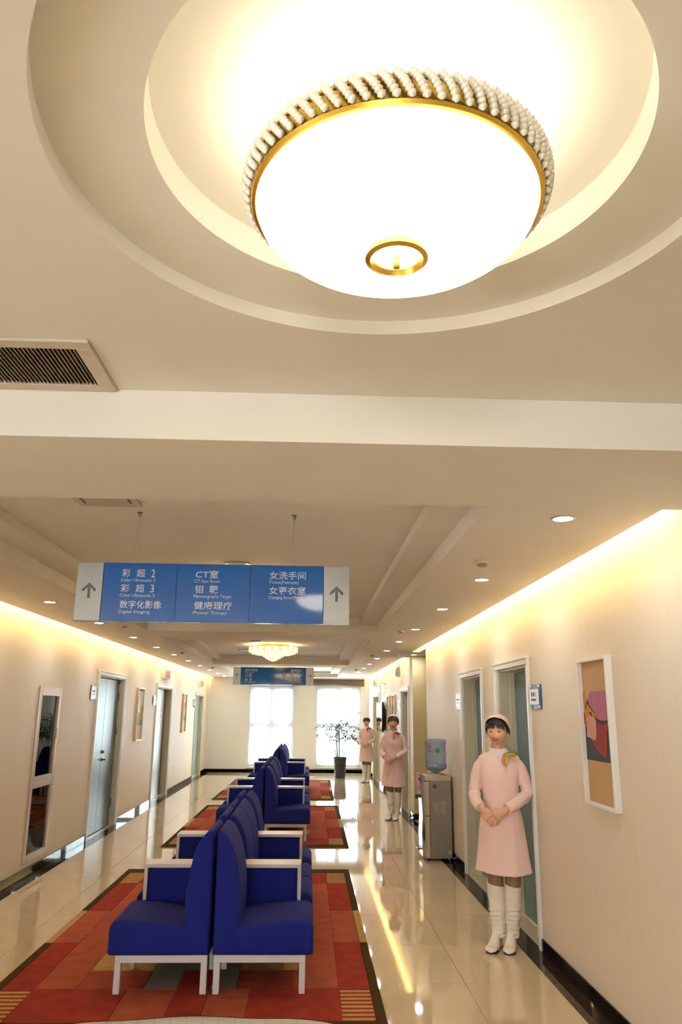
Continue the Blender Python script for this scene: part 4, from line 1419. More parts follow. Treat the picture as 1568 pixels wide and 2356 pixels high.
for i, (sx, sy, hh, lean) in enumerate(stems):
    top = Vector((sx + lean * 0.7, sy, 0.48 + hh * 0.78))
    mid = Vector((sx + lean * 0.15, sy, 0.48 + hh * 0.4))
    sm = MB()
    pts, rr = [], []
    for k in range(13):
        a = k / 12
        p = Vector((sx, sy, 0.48)) * (1 - a) ** 2 + mid * 2 * a * (1 - a) + top * a * a
        pts.append(p)
        rr.append((0.0115 if k % 3 else 0.0135) * (1 - 0.45 * a))
    sm.tube(pts, rr, 8)
    stem = sm.obj('stem', M_STEM, t, True)
    lf = MB()
    nb = 9 if i < 4 else 6
    for b in range(nb):
        st0 = pts[int(12 * (0.62 + 0.38 * b / max(1, nb - 1)))]
        a = random.uniform(0, 2 * PI)
        up = random.uniform(0.1, 0.9) if b < nb - 1 else 1.6
        d = Vector((math.cos(a) * 1.1 + lean * 1.6, math.sin(a) * 0.7, up)).normalized()
        ln = random.uniform(0.3, 0.52)
        e = st0 + d * ln
        c = st0 + d * ln * 0.55 + Vector((0, 0, 0.05))
        bp = [st0 * (1 - q) ** 2 + c * 2 * q * (1 - q) + (e - Vector((0, 0, 0.06))) * q * q for q in [k / 6 for k in range(7)]]
        lf.tube(bp, [0.004, 0.0035, 0.003, 0.003, 0.0025, 0.002, 0.0015], 5)
        for k in range(1, 7):
            for s in (-1, 1, 1.4):
                tdir = (bp[k] - bp[k - 1]).normalized()
                sd = tdir.cross(Vector((0, 0, 1)))
                sd = sd.normalized() if sd.length > 1e-3 else Vector((1, 0, 0))
                ld = (tdir * 0.8 + sd * s * random.uniform(0.5, 0.9) + Vector((0, 0, random.uniform(-0.55, 0.1)))).normalized()
                L = random.uniform(0.13, 0.23)
                wv = ld.cross(Vector((0, 0, 1)))
                wv = wv.normalized() * 0.015 if wv.length > 1e-3 else Vector((0.015, 0, 0))
                p0 = bp[k]
                dr = Vector((0, 0, -0.02))
                lf.add([p0, p0 + ld * L * 0.35 + wv, p0 + ld * L * 0.35 - wv, p0 + ld * L * 0.7 + wv * 0.8 + dr * 0.5, p0 + ld * L * 0.7 - wv * 0.8 + dr * 0.5, p0 + ld * L + dr * 1.6], [(0, 1, 2), (1, 3, 4, 2), (3, 5, 4)])
    lf.obj('leaves', M_LEAF, stem)

# ------------------------------------------------------------------ water cooler + bottle
t = thing('water_cooler', 'grey and silver floor standing water cooler against the right wall', 'water cooler', (1.6, 10.06, 0))
M_COOL = mat('cooler_grey', (142, 132, 120), 0.45, metal=0.2, noise=(5, 0.03))
M_COOLT = mat('cooler_top', (186, 172, 146), 0.45, noise=(5, 0.03))
MB().rbox(-0.095, 0.17, -0.158, 0.16, 0.025, 0.905, 0.006).obj('body', M_COOL, t)
MB().rbox(-0.155, 0.172, -0.16, 0.162, 0.905, 0.966, 0.008).obj('top', M_COOLT, t)
fp = MB()
for (z0, z1) in ((0.028, 0.50), (0.505, 0.9)):
    fp.rbox(-0.155, -0.095, -0.156, 0.158, z0, z1, 0.01, 2)
fp.obj('front_housing', M_COOLT, t)
prof = [(-0.155, 0.03), (-0.19, 0.05), (-0.196, 0.3), (-0.185, 0.5), (-0.19, 0.62), (-0.205, 0.85), (-0.215, 0.985), (-0.2, 0.988), (-0.155, 0.965)]
MB().loft([[(x, y, z) for x, z in prof] for y in (-0.145, 0.147)]).obj('chrome_front', M_CHROME, t, True, 30)
MB().rbox(-0.218, -0.2, -0.11, -0.03, 0.9, 0.95, 0.003).obj('display', M_BLACK, t)
for yy in (-0.06, 0.06):
    MB().tube([(-0.19, yy, 0.72), (-0.235, yy, 0.72), (-0.24, yy, 0.69)], [0.014, 0.013, 0.009], 10).obj('tap', M_BLACK, t, True)
MB().rbox(-0.245, -0.19, -0.1, 0.1, 0.12, 0.135, 0.004).obj('drip_tray', M_BLACK, t)
for bx in (0.0, 0.088):
    lm = MB().rbox(-0.034, 0.034, -0.163, -0.156, -0.004, 0.004, 0.001).mesh('louvre', M_COOLT)
    for k in range(10):
        link('louvre', lm, t, (-0.02 + bx, 0, 0.52 + k * 0.0165))
lg = MB().lathe([(0.024, 0), (0.026, 0.0015), (0.02, 0.002), (0.012, 0.0015)], 0, 0, 24)
lg.v = [(-0.033 + v[0], -0.158 - v[2], 0.845 + v[1]) for v in lg.v]
lg.obj('logo_mark', mat('logo_dark', (84, 74, 66), 0.5, noise=(9, 0.05)), t, True)
lg = MB().lathe([(0.026, 0), (0.026, 0.0015), (0.002, 0.002)], 0, 0, 24)
lg.v = [(0.135 + v[0], -0.158 - v[2], 0.095 + v[1]) for v in lg.v]
lg.obj('round_sticker', mat('sticker_pale', (176, 166, 150), 0.5, noise=(30, 0.08)), t, True)
for sx, sy in ((-0.12, -0.13), (0.14, -0.13), (-0.12, 0.13), (0.14, 0.13)):
    MB().lathe([(0.014, 0), (0.014, 0.026)], sx, sy, 10).obj('foot', M_BLACK, t)
MB().lathe([(0.105, 0.966), (0.1, 0.985), (0.075, 0.99)], 0.012, 0.0, 32).obj('bottle_collar', M_COOLT, t, True)
b = thing('water_bottle', 'large blue tinted water bottle upside down on the cooler', 'bottle', (1.612, 10.06, 0.99))
M_BOTTLE = mixmat('bottle_plastic', 'transparent', 'diffuse', 0.42, (0.70, 0.76, 0.86), (0.50, 0.56, 0.68))
pr = [(0.03, 0.0), (0.034, 0.005), (0.07, 0.02), (0.11, 0.04), (0.13, 0.065), (0.134, 0.085), (0.131, 0.105), (0.125, 0.112), (0.127, 0.12), (0.127, 0.2), (0.134, 0.208), (0.134, 0.232), (0.127, 0.24), (0.126, 0.345), (0.133, 0.355), (0.134, 0.385), (0.126, 0.4), (0.11, 0.408), (0.02, 0.41)]
MB().lathe(pr, n=48).obj('bottle_body', M_BOTTLE, b, True, 50)
MB().lathe([(0.03, 0.01), (0.068, 0.024), (0.107, 0.043), (0.126, 0.066), (0.13, 0.085), (0.127, 0.106), (0.002, 0.106)], n=48).obj('water', mixmat('water_tint', 'transparent', 'glossy', 0.22, (0.66, 0.72, 0.80), (0.9, 0.95, 1.0), brough=0.02), b, True, 50)
# bottle print, bent round the bottle
M_GREENP = mat('print_green', (48, 150, 96), 0.5, noise=(9, 0.05))
M_REDP = mat('print_red', (178, 40, 44), 0.5, noise=(9, 0.05))


def wrap(me, r, a0):
    for v in me.vertices:
        a = a0 + v.co.x / r
        rr = r - v.co.y * 0 + 0.0008
        v.co = Vector((rr * math.sin(a), -rr * math.cos(a), v.co.z))
    return me


dsk = MB()
dsk.lathe([(0.032, 0.0), (0.002, 0.0)], n=28, cap0=False, cap1=True)
dsk.v = [(v[0], 0, v[1] + 0.27) for v in dsk.v]
link('green_label', wrap(dsk.mesh('green_label', M_GREENP), 0.1275, 0.02), b)
for body, x0, wd, z, hg in (('好', -0.115, 0.05, 0.285, 0.045), ('HAO', -0.115, 0.055, 0.255, 0.016)):
    me = text_mesh(body, 0.05, M_REDP, bold=0.001)
    xs_ = [v.co.x for v in me.vertices]
    zs_ = [v.co.z for v in me.vertices]
    me.transform(Matrix.Translation((-min(xs_), 0, -min(zs_))))
    me.transform(Matrix.Diagonal((wd / (max(xs_) - min(xs_)), 1, hg / (max(zs_) - min(zs_)), 1)))
    me.transform(Matrix.Translation((x0, 0, z)))
    link('red_lettering', wrap(me, 0.1275, 0.0), b)

# ------------------------------------------------------------------ people
M_SKIN = mat('skin', (228, 176, 144), 0.5, spec=0.35, noise=(14, 0.05), sss=0.06)
M_HAIR = mat('black_hair', (24, 18, 17), 0.38, spec=0.5, noise=((60, 60, 8), 0.2))
M_DRESS = mat('pink_cotton', (245, 211, 200), 0.8, spec=0.2, noise=(5, 0.025), bump=(500, 0.08))
M_COLLAR = mat('white_cotton', (226, 224, 228), 0.75, noise=(20, 0.02))
M_TIGHTS = mat('brown_tights', (146, 110, 84), 0.6, noise=(30, 0.06))
M_BOOT = mat('white_leather', (238, 228, 210), 0.42, noise=(12, 0.03), bump=(60, 0.08))
M_SOLE = mat('boot_sole', (84, 66, 56), 0.6, noise=(9, 0.05))
M_LIP = mat('lips', (176, 92, 80), 0.4, noise=(9, 0.04))
M_EYEW = mat('eye_white', (226, 218, 210), 0.25, noise=(9, 0.02))
M_IRIS = mat('dark_iris', (26, 18, 16), 0.15, noise=(9, 0.05))
M_TEETH = mat('teeth', (228, 220, 206), 0.3, noise=(9, 0.02))
M_PEARL = mat('pearl', (240, 234, 224), 0.15, noise=(9, 0.02))
SC = {k: mat('scarf_' + k, c, 0.5, noise=(30, 0.08)) for k, c in dict(orange=(226, 130, 34), green=(120, 158, 60), yellow=(226, 190, 80), grey=(150, 156, 158), magenta=(156, 40, 84), red=(190, 60, 40)).items()}


def remesh(mb, voxel, smooth_it=2, smooth_f=0.5):
    me = bpy.data.meshes.new('tmp')
    me.from_pydata(mb.v, [], mb.f)
    ob = bpy.data.objects.new('tmp', me)
    COL.objects.link(ob)
    m = ob.modifiers.new('r', 'REMESH')
    m.mode = 'VOXEL'
    m.voxel_size = voxel
    if smooth_it:
        s = ob.modifiers.new('s', 'SMOOTH')
        s.factor = smooth_f
        s.iterations = smooth_it
    bpy.context.view_layer.update()
    dg = bpy.context.evaluated_depsgraph_get()
    out = bpy.data.meshes.new_from_object(ob.evaluated_get(dg))
    bpy.data.objects.remove(ob)
    bpy.data.meshes.remove(me)
    out.polygons.foreach_set('use_smooth', [True] * len(out.polygons))
    return out


def sm(a, b, x):
    t = max(0.0, min(1.0, (x - a) / (b - a)))
    return t * t * (3 - 2 * t)


def head_point(ux, uy, uz, off=0.0, plain=False):
    """unit direction -> point on the head; eye line at z=0, face towards -y"""
    x, y, z = ux * (0.0815 + off), uy * (0.096 + off), uz * (0.109 + off)
    if z < 0:
        t = sm(0.01, 0.114, -z)
        x *= 1 - 0.19 * t
        if uy > 0:
            y *= 1 - 0.62 * sm(0.0, 0.1, -z)
        else:
            y *= 1 + 0.02 * t
    elif uy > 0:
        y *= 1.06
    if y < -0.062:
        y = -0.062 + (y + 0.062) * 0.78
    if plain:
        return Vector((x, y, z))
    if uy < 0:
        g = lambda cx, cz, sx, sz: math.exp(-((x - cx) / sx) ** 2 - ((z - cz) / sz) ** 2)
        y -= 0.022 * g(0, -0.037, 0.0115, 0.012) + 0.009 * g(0, -0.018, 0.008, 0.022)
        y -= 0.009 * (g(0.012, -0.041, 0.007, 0.007) + g(-0.012, -0.041, 0.007, 0.007))
        y += 0.0075 * (g(0.033, 0.0, 0.017, 0.011) + g(-0.033, 0.0, 0.017, 0.011))
        y -= 0.0045 * (g(0.036, -0.036, 0.018, 0.016) + g(-0.036, -0.034, 0.018, 0.018))
        y -= 0.003 * (g(0.03, 0.02, 0.02, 0.008) + g(-0.03, 0.02, 0.02, 0.008))
        y -= 0.0055 * g(0, -0.068, 0.02, 0.011)
        y -= 0.005 * g(0, -0.102, 0.018, 0.014)
    return Vector((x, y, z))


def head_grid(off, nu, nv, keep=None, plain=True, warp=None):
    """part of the head surface pushed out by off; keep(p) selects faces"""
    P = []
    for i in range(nv + 1):
        ph = PI * i / nv - PI / 2
        row = []
        for j in range(nu):
            th = 2 * PI * j / nu
            p = head_point(math.cos(ph) * math.cos(th), math.cos(ph) * math.sin(th), math.sin(ph), off, plain)
            row.append(warp(p) if warp else p)
        P.append(row)
    mb = MB()
    vs = [p for r in P for p in r]
    fs = []
    for i in range(nv):
        for j in range(nu):
            q = (i * nu + j, i * nu + (j + 1) % nu, (i + 1) * nu + (j + 1) % nu, (i + 1) * nu + j)
            if keep is None or keep(sum((vs[k] for k in q), Vector()) / 4):
                fs.append(q)
    return mb.add(vs, fs)


def shell_obj(mb, name, m, parent, M, thick):
    """link a sheet as a thin solid"""
    bm = bmesh.new()
    vv = [bm.verts.new(M @ Vector(p)) for p in mb.v]
    for f in mb.f:
        try:
            bm.faces.new([vv[i] for i in f])
        except ValueError:
            pass
    bmesh.ops.delete(bm, geom=[v for v in bm.verts if not v.link_faces], context='VERTS')
    bmesh.ops.remove_doubles(bm, verts=bm.verts[:], dist=1e-5)
    for _ in range(3):
        bmesh.ops.smooth_vert(bm, verts=[v for v in bm.verts if v.is_boundary], factor=0.5, use_axis_x=True, use_axis_y=True, use_axis_z=True)
    bmesh.ops.recalc_face_normals(bm, faces=bm.faces[:])
    bmesh.ops.solidify(bm, geom=bm.faces[:], thickness=-thick)
    me = bpy.data.meshes.new(name)
    bm.to_mesh(me)
    bm.free()
    me.materials.append(m)
    me.polygons.foreach_set('use_smooth', [True] * len(me.polygons))
    return link(name, me, parent)


def xf(mb, M):
    mb.v = [tuple(M @ Vector(p)) for p in mb.v]
    return mb


def finger(mb, base, d, bend, L, r):
    """three phalanges curling from direction d towards bend"""
    d, bend = Vector(d).normalized(), Vector(bend)
    p = Vector(base) - d * 0.012
    pts, rr = [p.copy()], [r * 1.05]
    cur = d.copy()
    for k, (f, w) in enumerate(((0.5, 0.12), (0.3, 0.55), (0.24, 0.6))):
        cur = (cur + bend * w).normalized()
        q = p + cur * (L * f + (0.012 if k == 0 else 0))
        pts.append((p + q) / 2)
        rr.append(r * (1.0 - 0.07 * k))
        pts.append(q)
        rr.append(r * (1.06 - 0.1 * k))
        p = q
    pts.append(p + cur * r * 0.7)
    rr.append(r * 0.62)
    mb.tube(pts, rr, 10)
    return pts[-1], cur


def person(label, loc, rz, height, head_yaw, head_pitch, voxel, scarf, eyes_down=False, smile=True):
    s = height / 1.705
    t = thing('person', label, 'person', loc, rz, group='nurses in pink uniforms')
    t.scale = (s, s, s)
    HC_ = Vector((-0.002, -0.028, 1.580))
    HM = Matrix.Translation(HC_) @ Matrix.Rotation(head_yaw, 4, 'Z') @ Matrix.Rotation(head_pitch, 4, 'X')
    # ---- body: one continuous surface
    b = MB()
    h = head_grid(0.0, 72, 56, None, False)
    # close the poles by capping
    b.add([HM @ p for p in map(Vector, h.v)], h.f)
    for sx in (-1, 1):
        e = MB().sphere((sx * 0.081, 0.012, -0.012), (0.010, 0.019, 0.031), 14, 10)
        xf(e, HM)
        b.add(e.v, e.f)
    b.tube([(0, 0.016, 1.36), (0, 0.010, 1.42), (-0.002, 0.002, 1.47), tuple(HM @ Vector((0, 0.018, -0.06)))], [0.066, 0.058, 0.055, 0.053], 24)
    torso = [(0.05, 0.045, 1.42, 0.012), (0.10, 0.06, 1.40, 0.012), (0.145, 0.07, 1.375, 0.012), (0.155, 0.085, 1.33, 0.005), (0.145, 0.1, 1.24, -0.005), (0.125, 0.09, 1.12, 0), (0.118, 0.082, 1.05, 0), (0.14, 0.095, 0.96, 0), (0.155, 0.105, 0.88, 0), (0.15, 0.1, 0.8, 0)]
    b.loft([[(a * math.cos(2 * PI * j / 32), c + d * math.sin(2 * PI * j / 32), z) for j in range(32)] for a, d, z, c in torso])
    ARM = {1: [(0.115, 0.01, 1.347), (0.158, 0.012, 1.29), (0.190, 0.012, 1.20), (0.206, -0.005, 1.112), (0.14, -0.09, 1.06), (0.03, -0.172, 1.003)],
           -1: [(-0.115, 0.01, 1.347), (-0.157, 0.012, 1.29), (-0.186, 0.014, 1.20), (-0.200, 0.0, 1.115), (-0.19, -0.08, 1.055), (-0.148, -0.155, 1.008)]}

    def fine(pts, n=40):
        P_ = [Vector(p) for p in pts]
        P_ = [P_[0] * 2 - P_[1]] + P_ + [P_[-1] * 2 - P_[-2]]
        out = []
        seg = len(P_) - 3
        for k in range(n + 1):
            u = k / n * seg
            i = min(int(u), seg - 1)
            f = u - i
            p0, p1, p2, p3 = P_[i:i + 4]
            out.append(0.5 * ((2 * p1) + (p2 - p0) * f + (2 * p0 - 5 * p1 + 4 * p2 - p3) * f * f + (3 * p1 - p0 - 3 * p2 + p3) * f ** 3))
        return out
    hands = {}
    for sd in (1, -1):
        pts = fine(ARM[sd])
        n = len(pts) - 1
        b.tube(pts, [0.046 - 0.020 * (k / n) if k / n < 0.55 else 0.036 - 0.012 * ((k / n - 0.55) / 0.45) for k in range(n + 1)], 16)
        hands[sd] = (pts[-1], (pts[-1] - pts[-3]).normalized())
    # her left hand (viewer's right) lies on top
    w = hands[1][0]
    kn = Vector((-0.052, -0.212, 0.952))
    u = (kn - w).normalized()
    v = Vector((-0.42, -0.12, 0.9))
    v = (v - u * v.dot(u)).normalized()
    nrm = u.cross(v)
    palm = []
    for k in range(9):
        a = k / 8
        c = w.lerp(kn, a * 1.08 - 0.06)
        hw = 0.026 + 0.013 * sm(0.1, 0.75, a)
        hd = 0.021 - 0.006 * a
        palm.append([tuple(c + v * hw * math.cos(2 * PI * j / 16) + nrm * hd * math.sin(2 * PI * j / 16)) for j in range(16)])
    b.loft(palm)
    for k, L, in enumerate((0.062, 0.069, 0.064, 0.05)):
        base = kn + v * (0.029 - 0.0195 * k) + u * (0.006 - 0.003 * abs(k - 1.2))
        dirn = (u * 0.92 + v * (0.09 - 0.07 * k) + Vector((0, 0, -0.25)))
        finger(b, base, dirn, Vector((-0.05, 0.6, -0.5)), L, 0.0094 - 0.0007 * (k == 3))
    finger(b, w.lerp(kn, 0.35) + v * 0.026, (u + v * 0.55), Vector((-0.2, 0.3, -0.4)), 0.062, 0.0095)
    # her right hand (viewer's left) underneath
    w2 = hands[-1][0]
    kn2 = Vector((-0.092, -0.186, 0.944))
    u2 = (kn2 - w2).normalized()
    v2 = Vector((0.75, -0.1, 0.6))
    v2 = (v2 - u2 * v2.dot(u2)).normalized()
    n2 = u2.cross(v2)
    palm = []
    for k in range(9):
        a = k / 8
        c = w2.lerp(kn2, a * 1.08 - 0.06)
        hw = 0.026 + 0.013 * sm(0.1, 0.75, a)
        hd = 0.021 - 0.005 * a
        palm.append([tuple(c + v2 * hw * math.cos(2 * PI * j / 16) + n2 * hd * math.sin(2 * PI * j / 16)) for j in range(16)])
    b.loft(palm)
    for k, L in enumerate((0.07, 0.078, 0.072, 0.056)):
        base = kn2 + v2 * (0.030 - 0.0205 * k)
        finger(b, base, u2 * 0.8 + Vector((0.25, 0.04, -0.1)), Vector((0.7, 0.25, -0.3)), L, 0.0084)
    finger(b, w2.lerp(kn2, 0.3) + v2 * 0.026, (u2 + v2 * 0.7), Vector((0.4, -0.05, -0.5)), 0.06, 0.0095)
    # legs
    LEG = {-1: [(-0.075, 0.0, 0.86), (-0.07, 0.0, 0.62), (-0.062, -0.008, 0.46), (-0.056, 0.008, 0.32), (-0.05, 0.02, 0.12), (-0.052, 0.016, 0.08)], 1: [(0.078, 0.005, 0.86), (0.074, 0.005, 0.62), (0.068, -0.003, 0.46), (0.060, 0.013, 0.32), (0.05, 0.025, 0.12), (0.05, 0.021, 0.08)]}
    for sd in (1, -1):
        pts = fine(LEG[sd], 24)
        n = len(pts) - 1
        b.tube(pts, [0.082 - 0.03 * sm(0, 0.55, k / n) - 0.018 * sm(0.62, 0.95, k / n) for k in range(n + 1)], 18)
        foot = [(pts[-1].x, pts[-1].y + 0.015, 0.09), (pts[-1].x - 0.012, pts[-1].y - 0.06, 0.06), (pts[-1].x - 0.03, pts[-1].y - 0.12, 0.034)]
        b.tube(foot, [0.024, 0.02, 0.014], 14)
    me = remesh(b, voxel, 2, 0.4)
    me.materials.append(M_SKIN)
    body = link('body', me, t)
    # ---- face details
    for sx in (-1, 1):
        c = head_point(sx * 0.42, -0.88, 0.0)
        yf = head_point(sx * 0.40, -0.9, -0.005).y
        ew = MB().sphere((0, 0, 0), (0.0135, 0.0055, 0.0030 if eyes_down else 0.0036), 16, 8)
        xf(ew, HM @ Matrix.Translation((sx * 0.0335, -0.0745, -0.003)) @ Matrix.Rotation(sx * 0.32, 4, 'Z') @ Matrix.Rotation(-sx * 0.10, 4, 'Y'))
        eye = ew.obj('eye', M_EYEW, body, True)
        ir = MB().sphere((0, 0, 0), (0.0060, 0.0035, 0.0050), 14, 8)
        xf(ir, HM @ Matrix.Translation((sx * 0.0335 - 0.001, -0.0785, -0.0035)))
        ir.obj('iris', M_IRIS, eye, True)
        lash = [(sx * (0.0335 + 0.0165 * q), -0.0805 + 0.008 * (0.5 + q * 0.9) ** 2 * (1 if q > 0 else 0.3), -0.003 + 0.0055 * (1 - q * q) + 0.0012 * q) for q in (-1, -0.6, -0.2, 0.2, 0.6, 1)]
        xf(MB().tube(lash, [0.001, 0.0022, 0.0027, 0.0027, 0.0024, 0.001], 6), HM).obj('eyelid', M_HAIR, eye, True)
        br = [(sx * (0.034 + 0.02 * q), -0.081 + 0.010 * (0.5 + q * 0.8) ** 2 * (1 if q > 0 else 0.2), 0.0185 + 0.004 * (1 - q * q) - 0.0025 * q) for q in (-1, -0.5, 0, 0.5, 1)]
        xf(MB().tube(br, [0.0014, 0.0024, 0.0025, 0.002, 0.0008], 6), HM).obj('eyebrow', M_HAIR, body, True)
        pr_ = MB().sphere((sx * 0.089, 0.004, -0.044), 0.0045, 10, 8)
        xf(pr_, HM).obj('earring', M_PEARL, body, True)
    mw = 0.030 if smile else 0.022
    lift = 0.009 if smile else 0.002
    for nm, dz, rr in (('upper_lip', 0.0032, 0.0036), ('lower_lip', -0.0052, 0.0042)):
        pts = []
        for q in (-1, -0.66, -0.33, 0, 0.33, 0.66, 1):
            pts.append((mw * q, -0.0895 + 0.013 * q * q, -0.0665 + dz * (1 - q * q) + lift * q * q))
        xf(MB().tube(pts, [0.001, rr * 0.8, rr, rr * 0.95, rr, rr * 0.8, 0.001], 8), HM).obj(nm, M_LIP, body, True)
    if smile:
        pts = [(mw * 0.72 * q, -0.0882 + 0.012 * q * q * 0.5, -0.0675 + lift * 0.5 * q * q) for q in (-1, -0.5, 0, 0.5, 1)]
        xf(MB().tube(pts, [0.0008, 0.0026, 0.003, 0.0026, 0.0008], 6), HM).obj('teeth', M_TEETH, body, True)
    # ---- hair
    def keep_hair(p):
        if p.y < -0.045:
            return p.z > 0.062 - 0.02 * abs(p.x) / 0.05
        if p.y < 0.0:
            return p.z > -0.012 + 0.075 * sm(0.0, -0.045, p.y) * 1.0 - 0.012
        return p.z > 0.0
    shell_obj(head_grid(0.0085, 96, 72, keep_hair), 'hair', M_HAIR, body, HM, 0.006)
    random.seed(3)
    fr = MB()
    for k in range(23):
        q = -1 + 2 * k / 22
        if 0.16 < q < 0.36:
            zend = 0.048
        else:
            zend = 0.021 + 0.004 * random.random() - 0.02 * max(0, abs(q) - 0.72) / 0.28
        x0, x1 = q * 0.055, q * 0.073 - 0.008 * (1 - abs(q)) + 0.002 * random.uniform(-1, 1)
        pts = []
        for a in (0, 0.25, 0.5, 0.75, 1.0):
            z = 0.094 + (zend - 0.094) * a
            x = x0 + (x1 - x0) * a
            ux = max(-0.97, min(0.97, x / 0.087))
            zz = min(0.99, z / 0.119)
            uy = -math.sqrt(max(0.02, 1 - ux * ux - zz * zz))
            y = uy * 0.1035
            if y < -0.066:
                y = -0.066 + (y + 0.066) * 0.86
            pts.append((x, y - 0.0035 - 0.004 * math.sin(PI * a), z))
        fr.tube(pts, [0.005, 0.0058, 0.0055, 0.0045, 0.0012], 6, flat=0.6, up=(0, 1, 0))
    xf(fr, HM).obj('fringe', M_HAIR, body, True)
    for sx in (-1, 1):
        pts = [(sx * 0.078, -0.038, 0.045), (sx * 0.0855, -0.034, 0.02), (sx * 0.0855, -0.028, 0.0), (sx * 0.083, -0.024, -0.018)]
        xf(MB().tube(pts, [0.008, 0.010, 0.008, 0.002], 8, flat=0.5, up=(1, 0, 0)), HM).obj('side_lock', M_HAIR, body, True)

    # ---- cap
    def capwarp(p):
        q = p.copy()
        if q.y > 0:
            q.y *= 1.0 + 0.18 * sm(-0.05, 0.05, q.z)
        if q.z > 0.05:
            q.z = 0.05 + (q.z - 0.05) * 1.04
            q.x *= 1 + 0.16 * sm(0.05, 0.115, q.z)
        return q
    shell_obj(head_grid(0.019, 96, 72, lambda p: p.y > 0.004 - 0.66 * p.z and p.z > -0.05 + 0.05 * sm(0.05, 0.0, p.y), True, capwarp), 'cap', M_DRESS, t, HM, 0.003)
    # ---- dress: torso, skirt and sleeves as one cloth surface
    d = MB()
    prof = [(0.058, 0.054, 1.436, 0.010), (0.085, 0.066, 1.418, 0.012), (0.128, 0.074, 1.405, 0.012), (0.158, 0.083, 1.385, 0.010), (0.170, 0.092, 1.345, 0.004), (0.160, 0.103, 1.28, -0.003), (0.151, 0.108, 1.225, -0.005), (0.143, 0.104, 1.16, -0.003), (0.137, 0.099, 1.09, 0.0),
            (0.140, 0.100, 1.03, 0.0), (0.152, 0.108, 0.98, 0.0), (0.168, 0.116, 0.90, 0.0), (0.178, 0.122, 0.82, 0.0), (0.188, 0.128, 0.72, 0.0), (0.198, 0.134, 0.62, 0.0), (0.208, 0.140, 0.55, 0.0), (0.212, 0.142, 0.532, 0.0)]
    ph0 = random.uniform(0, 6)
    rings = []
    nn = 96
    for a, dd, z, c in prof:
        f = sm(1.0, 0.55, z)
        ring = []
        for j in range(nn):
            th = 2 * PI * j / nn
            k = 1 + f * (0.030 * math.sin(7 * th + ph0) + 0.018 * math.sin(4 * th + 1.3 + 2.0 * z))
            zz = z + (0.010 * math.sin(2 * th + 0.8) if z < 0.56 else 0)
            ring.append((a * k * math.cos(th), c + dd * k * math.sin(th), zz))
        rings.append(ring)
    # hollow hem
    last = rings[-1]
    rings.append([(x * 0.90, y * 0.86, z + 0.002) for x, y, z in last])
    rings.append([(x * 0.86, y * 0.80, z + 0.10) for x, y, z in last])
    d.loft(rings)
    for sd in (1, -1):
        pts = fine(ARM[sd], 60)
        n = len(pts) - 1
        rr = []
        for k in range(n + 1):
            a = k / n
            r = 0.047 + 0.006 * sm(0, 0.15, a) - 0.006 * sm(0.2, 0.5, a) - 0.006 * sm(0.65, 1, a)
            r += 0.0042 * math.sin(a * 62 + sd) * math.exp(-((a - 0.62) / 0.13) ** 2) + 0.002 * math.sin(a * 40) * sm(0.1, 0.5, a)
            rr.append(r)
        pts = pts[:-2]
        rr = rr[:-2]
        rr[-1] = rr[-2] = 0.037
        d.tube(pts, rr, 20)
    me = remesh(d, max(voxel * 1.5, 0.0055), 3, 0.5)
    me.materials.append(M_DRESS)
    dress = link('dress', me, t)
    for sd in (1, -1):
        pts = fine(ARM[sd], 60)
        c, dr = pts[-3], (pts[-2] - pts[-5]).normalized()
        MB().tube([c - dr * 0.055, c - dr * 0.045, c - dr * 0.002, c + dr * 0.003], [0.0395, 0.0412, 0.0405, 0.037], 24).obj('cuff', M_DRESS, dress, True)
    # seam lines from bust to hem (thin raised piping)
    for sx in (-1, 1):
        pts = []
        for a, dd, z, c in prof[7:-1]:
            th = -PI / 2 + sx * 0.62
            pts.append((a * 1.0 * math.cos(th), c + dd * 1.0 * math.sin(th) - 0.002, z))
        MB().tube(pts[1:], 0.002, 6).obj('seam', M_DRESS, dress, True)
    # ---- collar
    cl = []
    for k, (r, z) in enumerate(((0.070, 1.404), (0.078, 1.404), (0.076, 1.432), (0.065, 1.460), (0.060, 1.458), (0.066, 1.432), (0.070, 1.404))):
        cl.append([(r * math.cos(2 * PI * j / 40), 0.006 + r * 0.95 * math.sin(2 * PI * j / 40), z + 0.016 * math.sin(2 * PI * j / 40)) for j in range(40)])
    MB().loft(cl, False, False).obj('collar', M_COLLAR, t, True)
    # ---- scarf: thin band, knot and two tails
    sf = bpy.data.objects.new('scarf', MB().loft([[((r + 0.0) * math.cos(2 * PI * j / 40), 0.006 + r * 0.95 * math.sin(2 * PI * j / 40), z + 0.016 * math.sin(2 * PI * j / 40)) for j in range(40)] for r, z in ((0.074, 1.394), (0.083, 1.396), (0.081, 1.406), (0.074, 1.394))], False, False).mesh('scarf', SC[scarf[0]], True))
    COL.objects.link(sf)
    sf.parent = t
    kx = scarf[3]
    K = Vector((kx, 0.006 - 0.95 * math.sqrt(max(0.0, 0.081 ** 2 - kx * kx)) - 0.012, 1.398))
    MB().sphere(K, (0.015, 0.013, 0.017), 14, 10).obj('knot', SC[scarf[0]], sf, True)

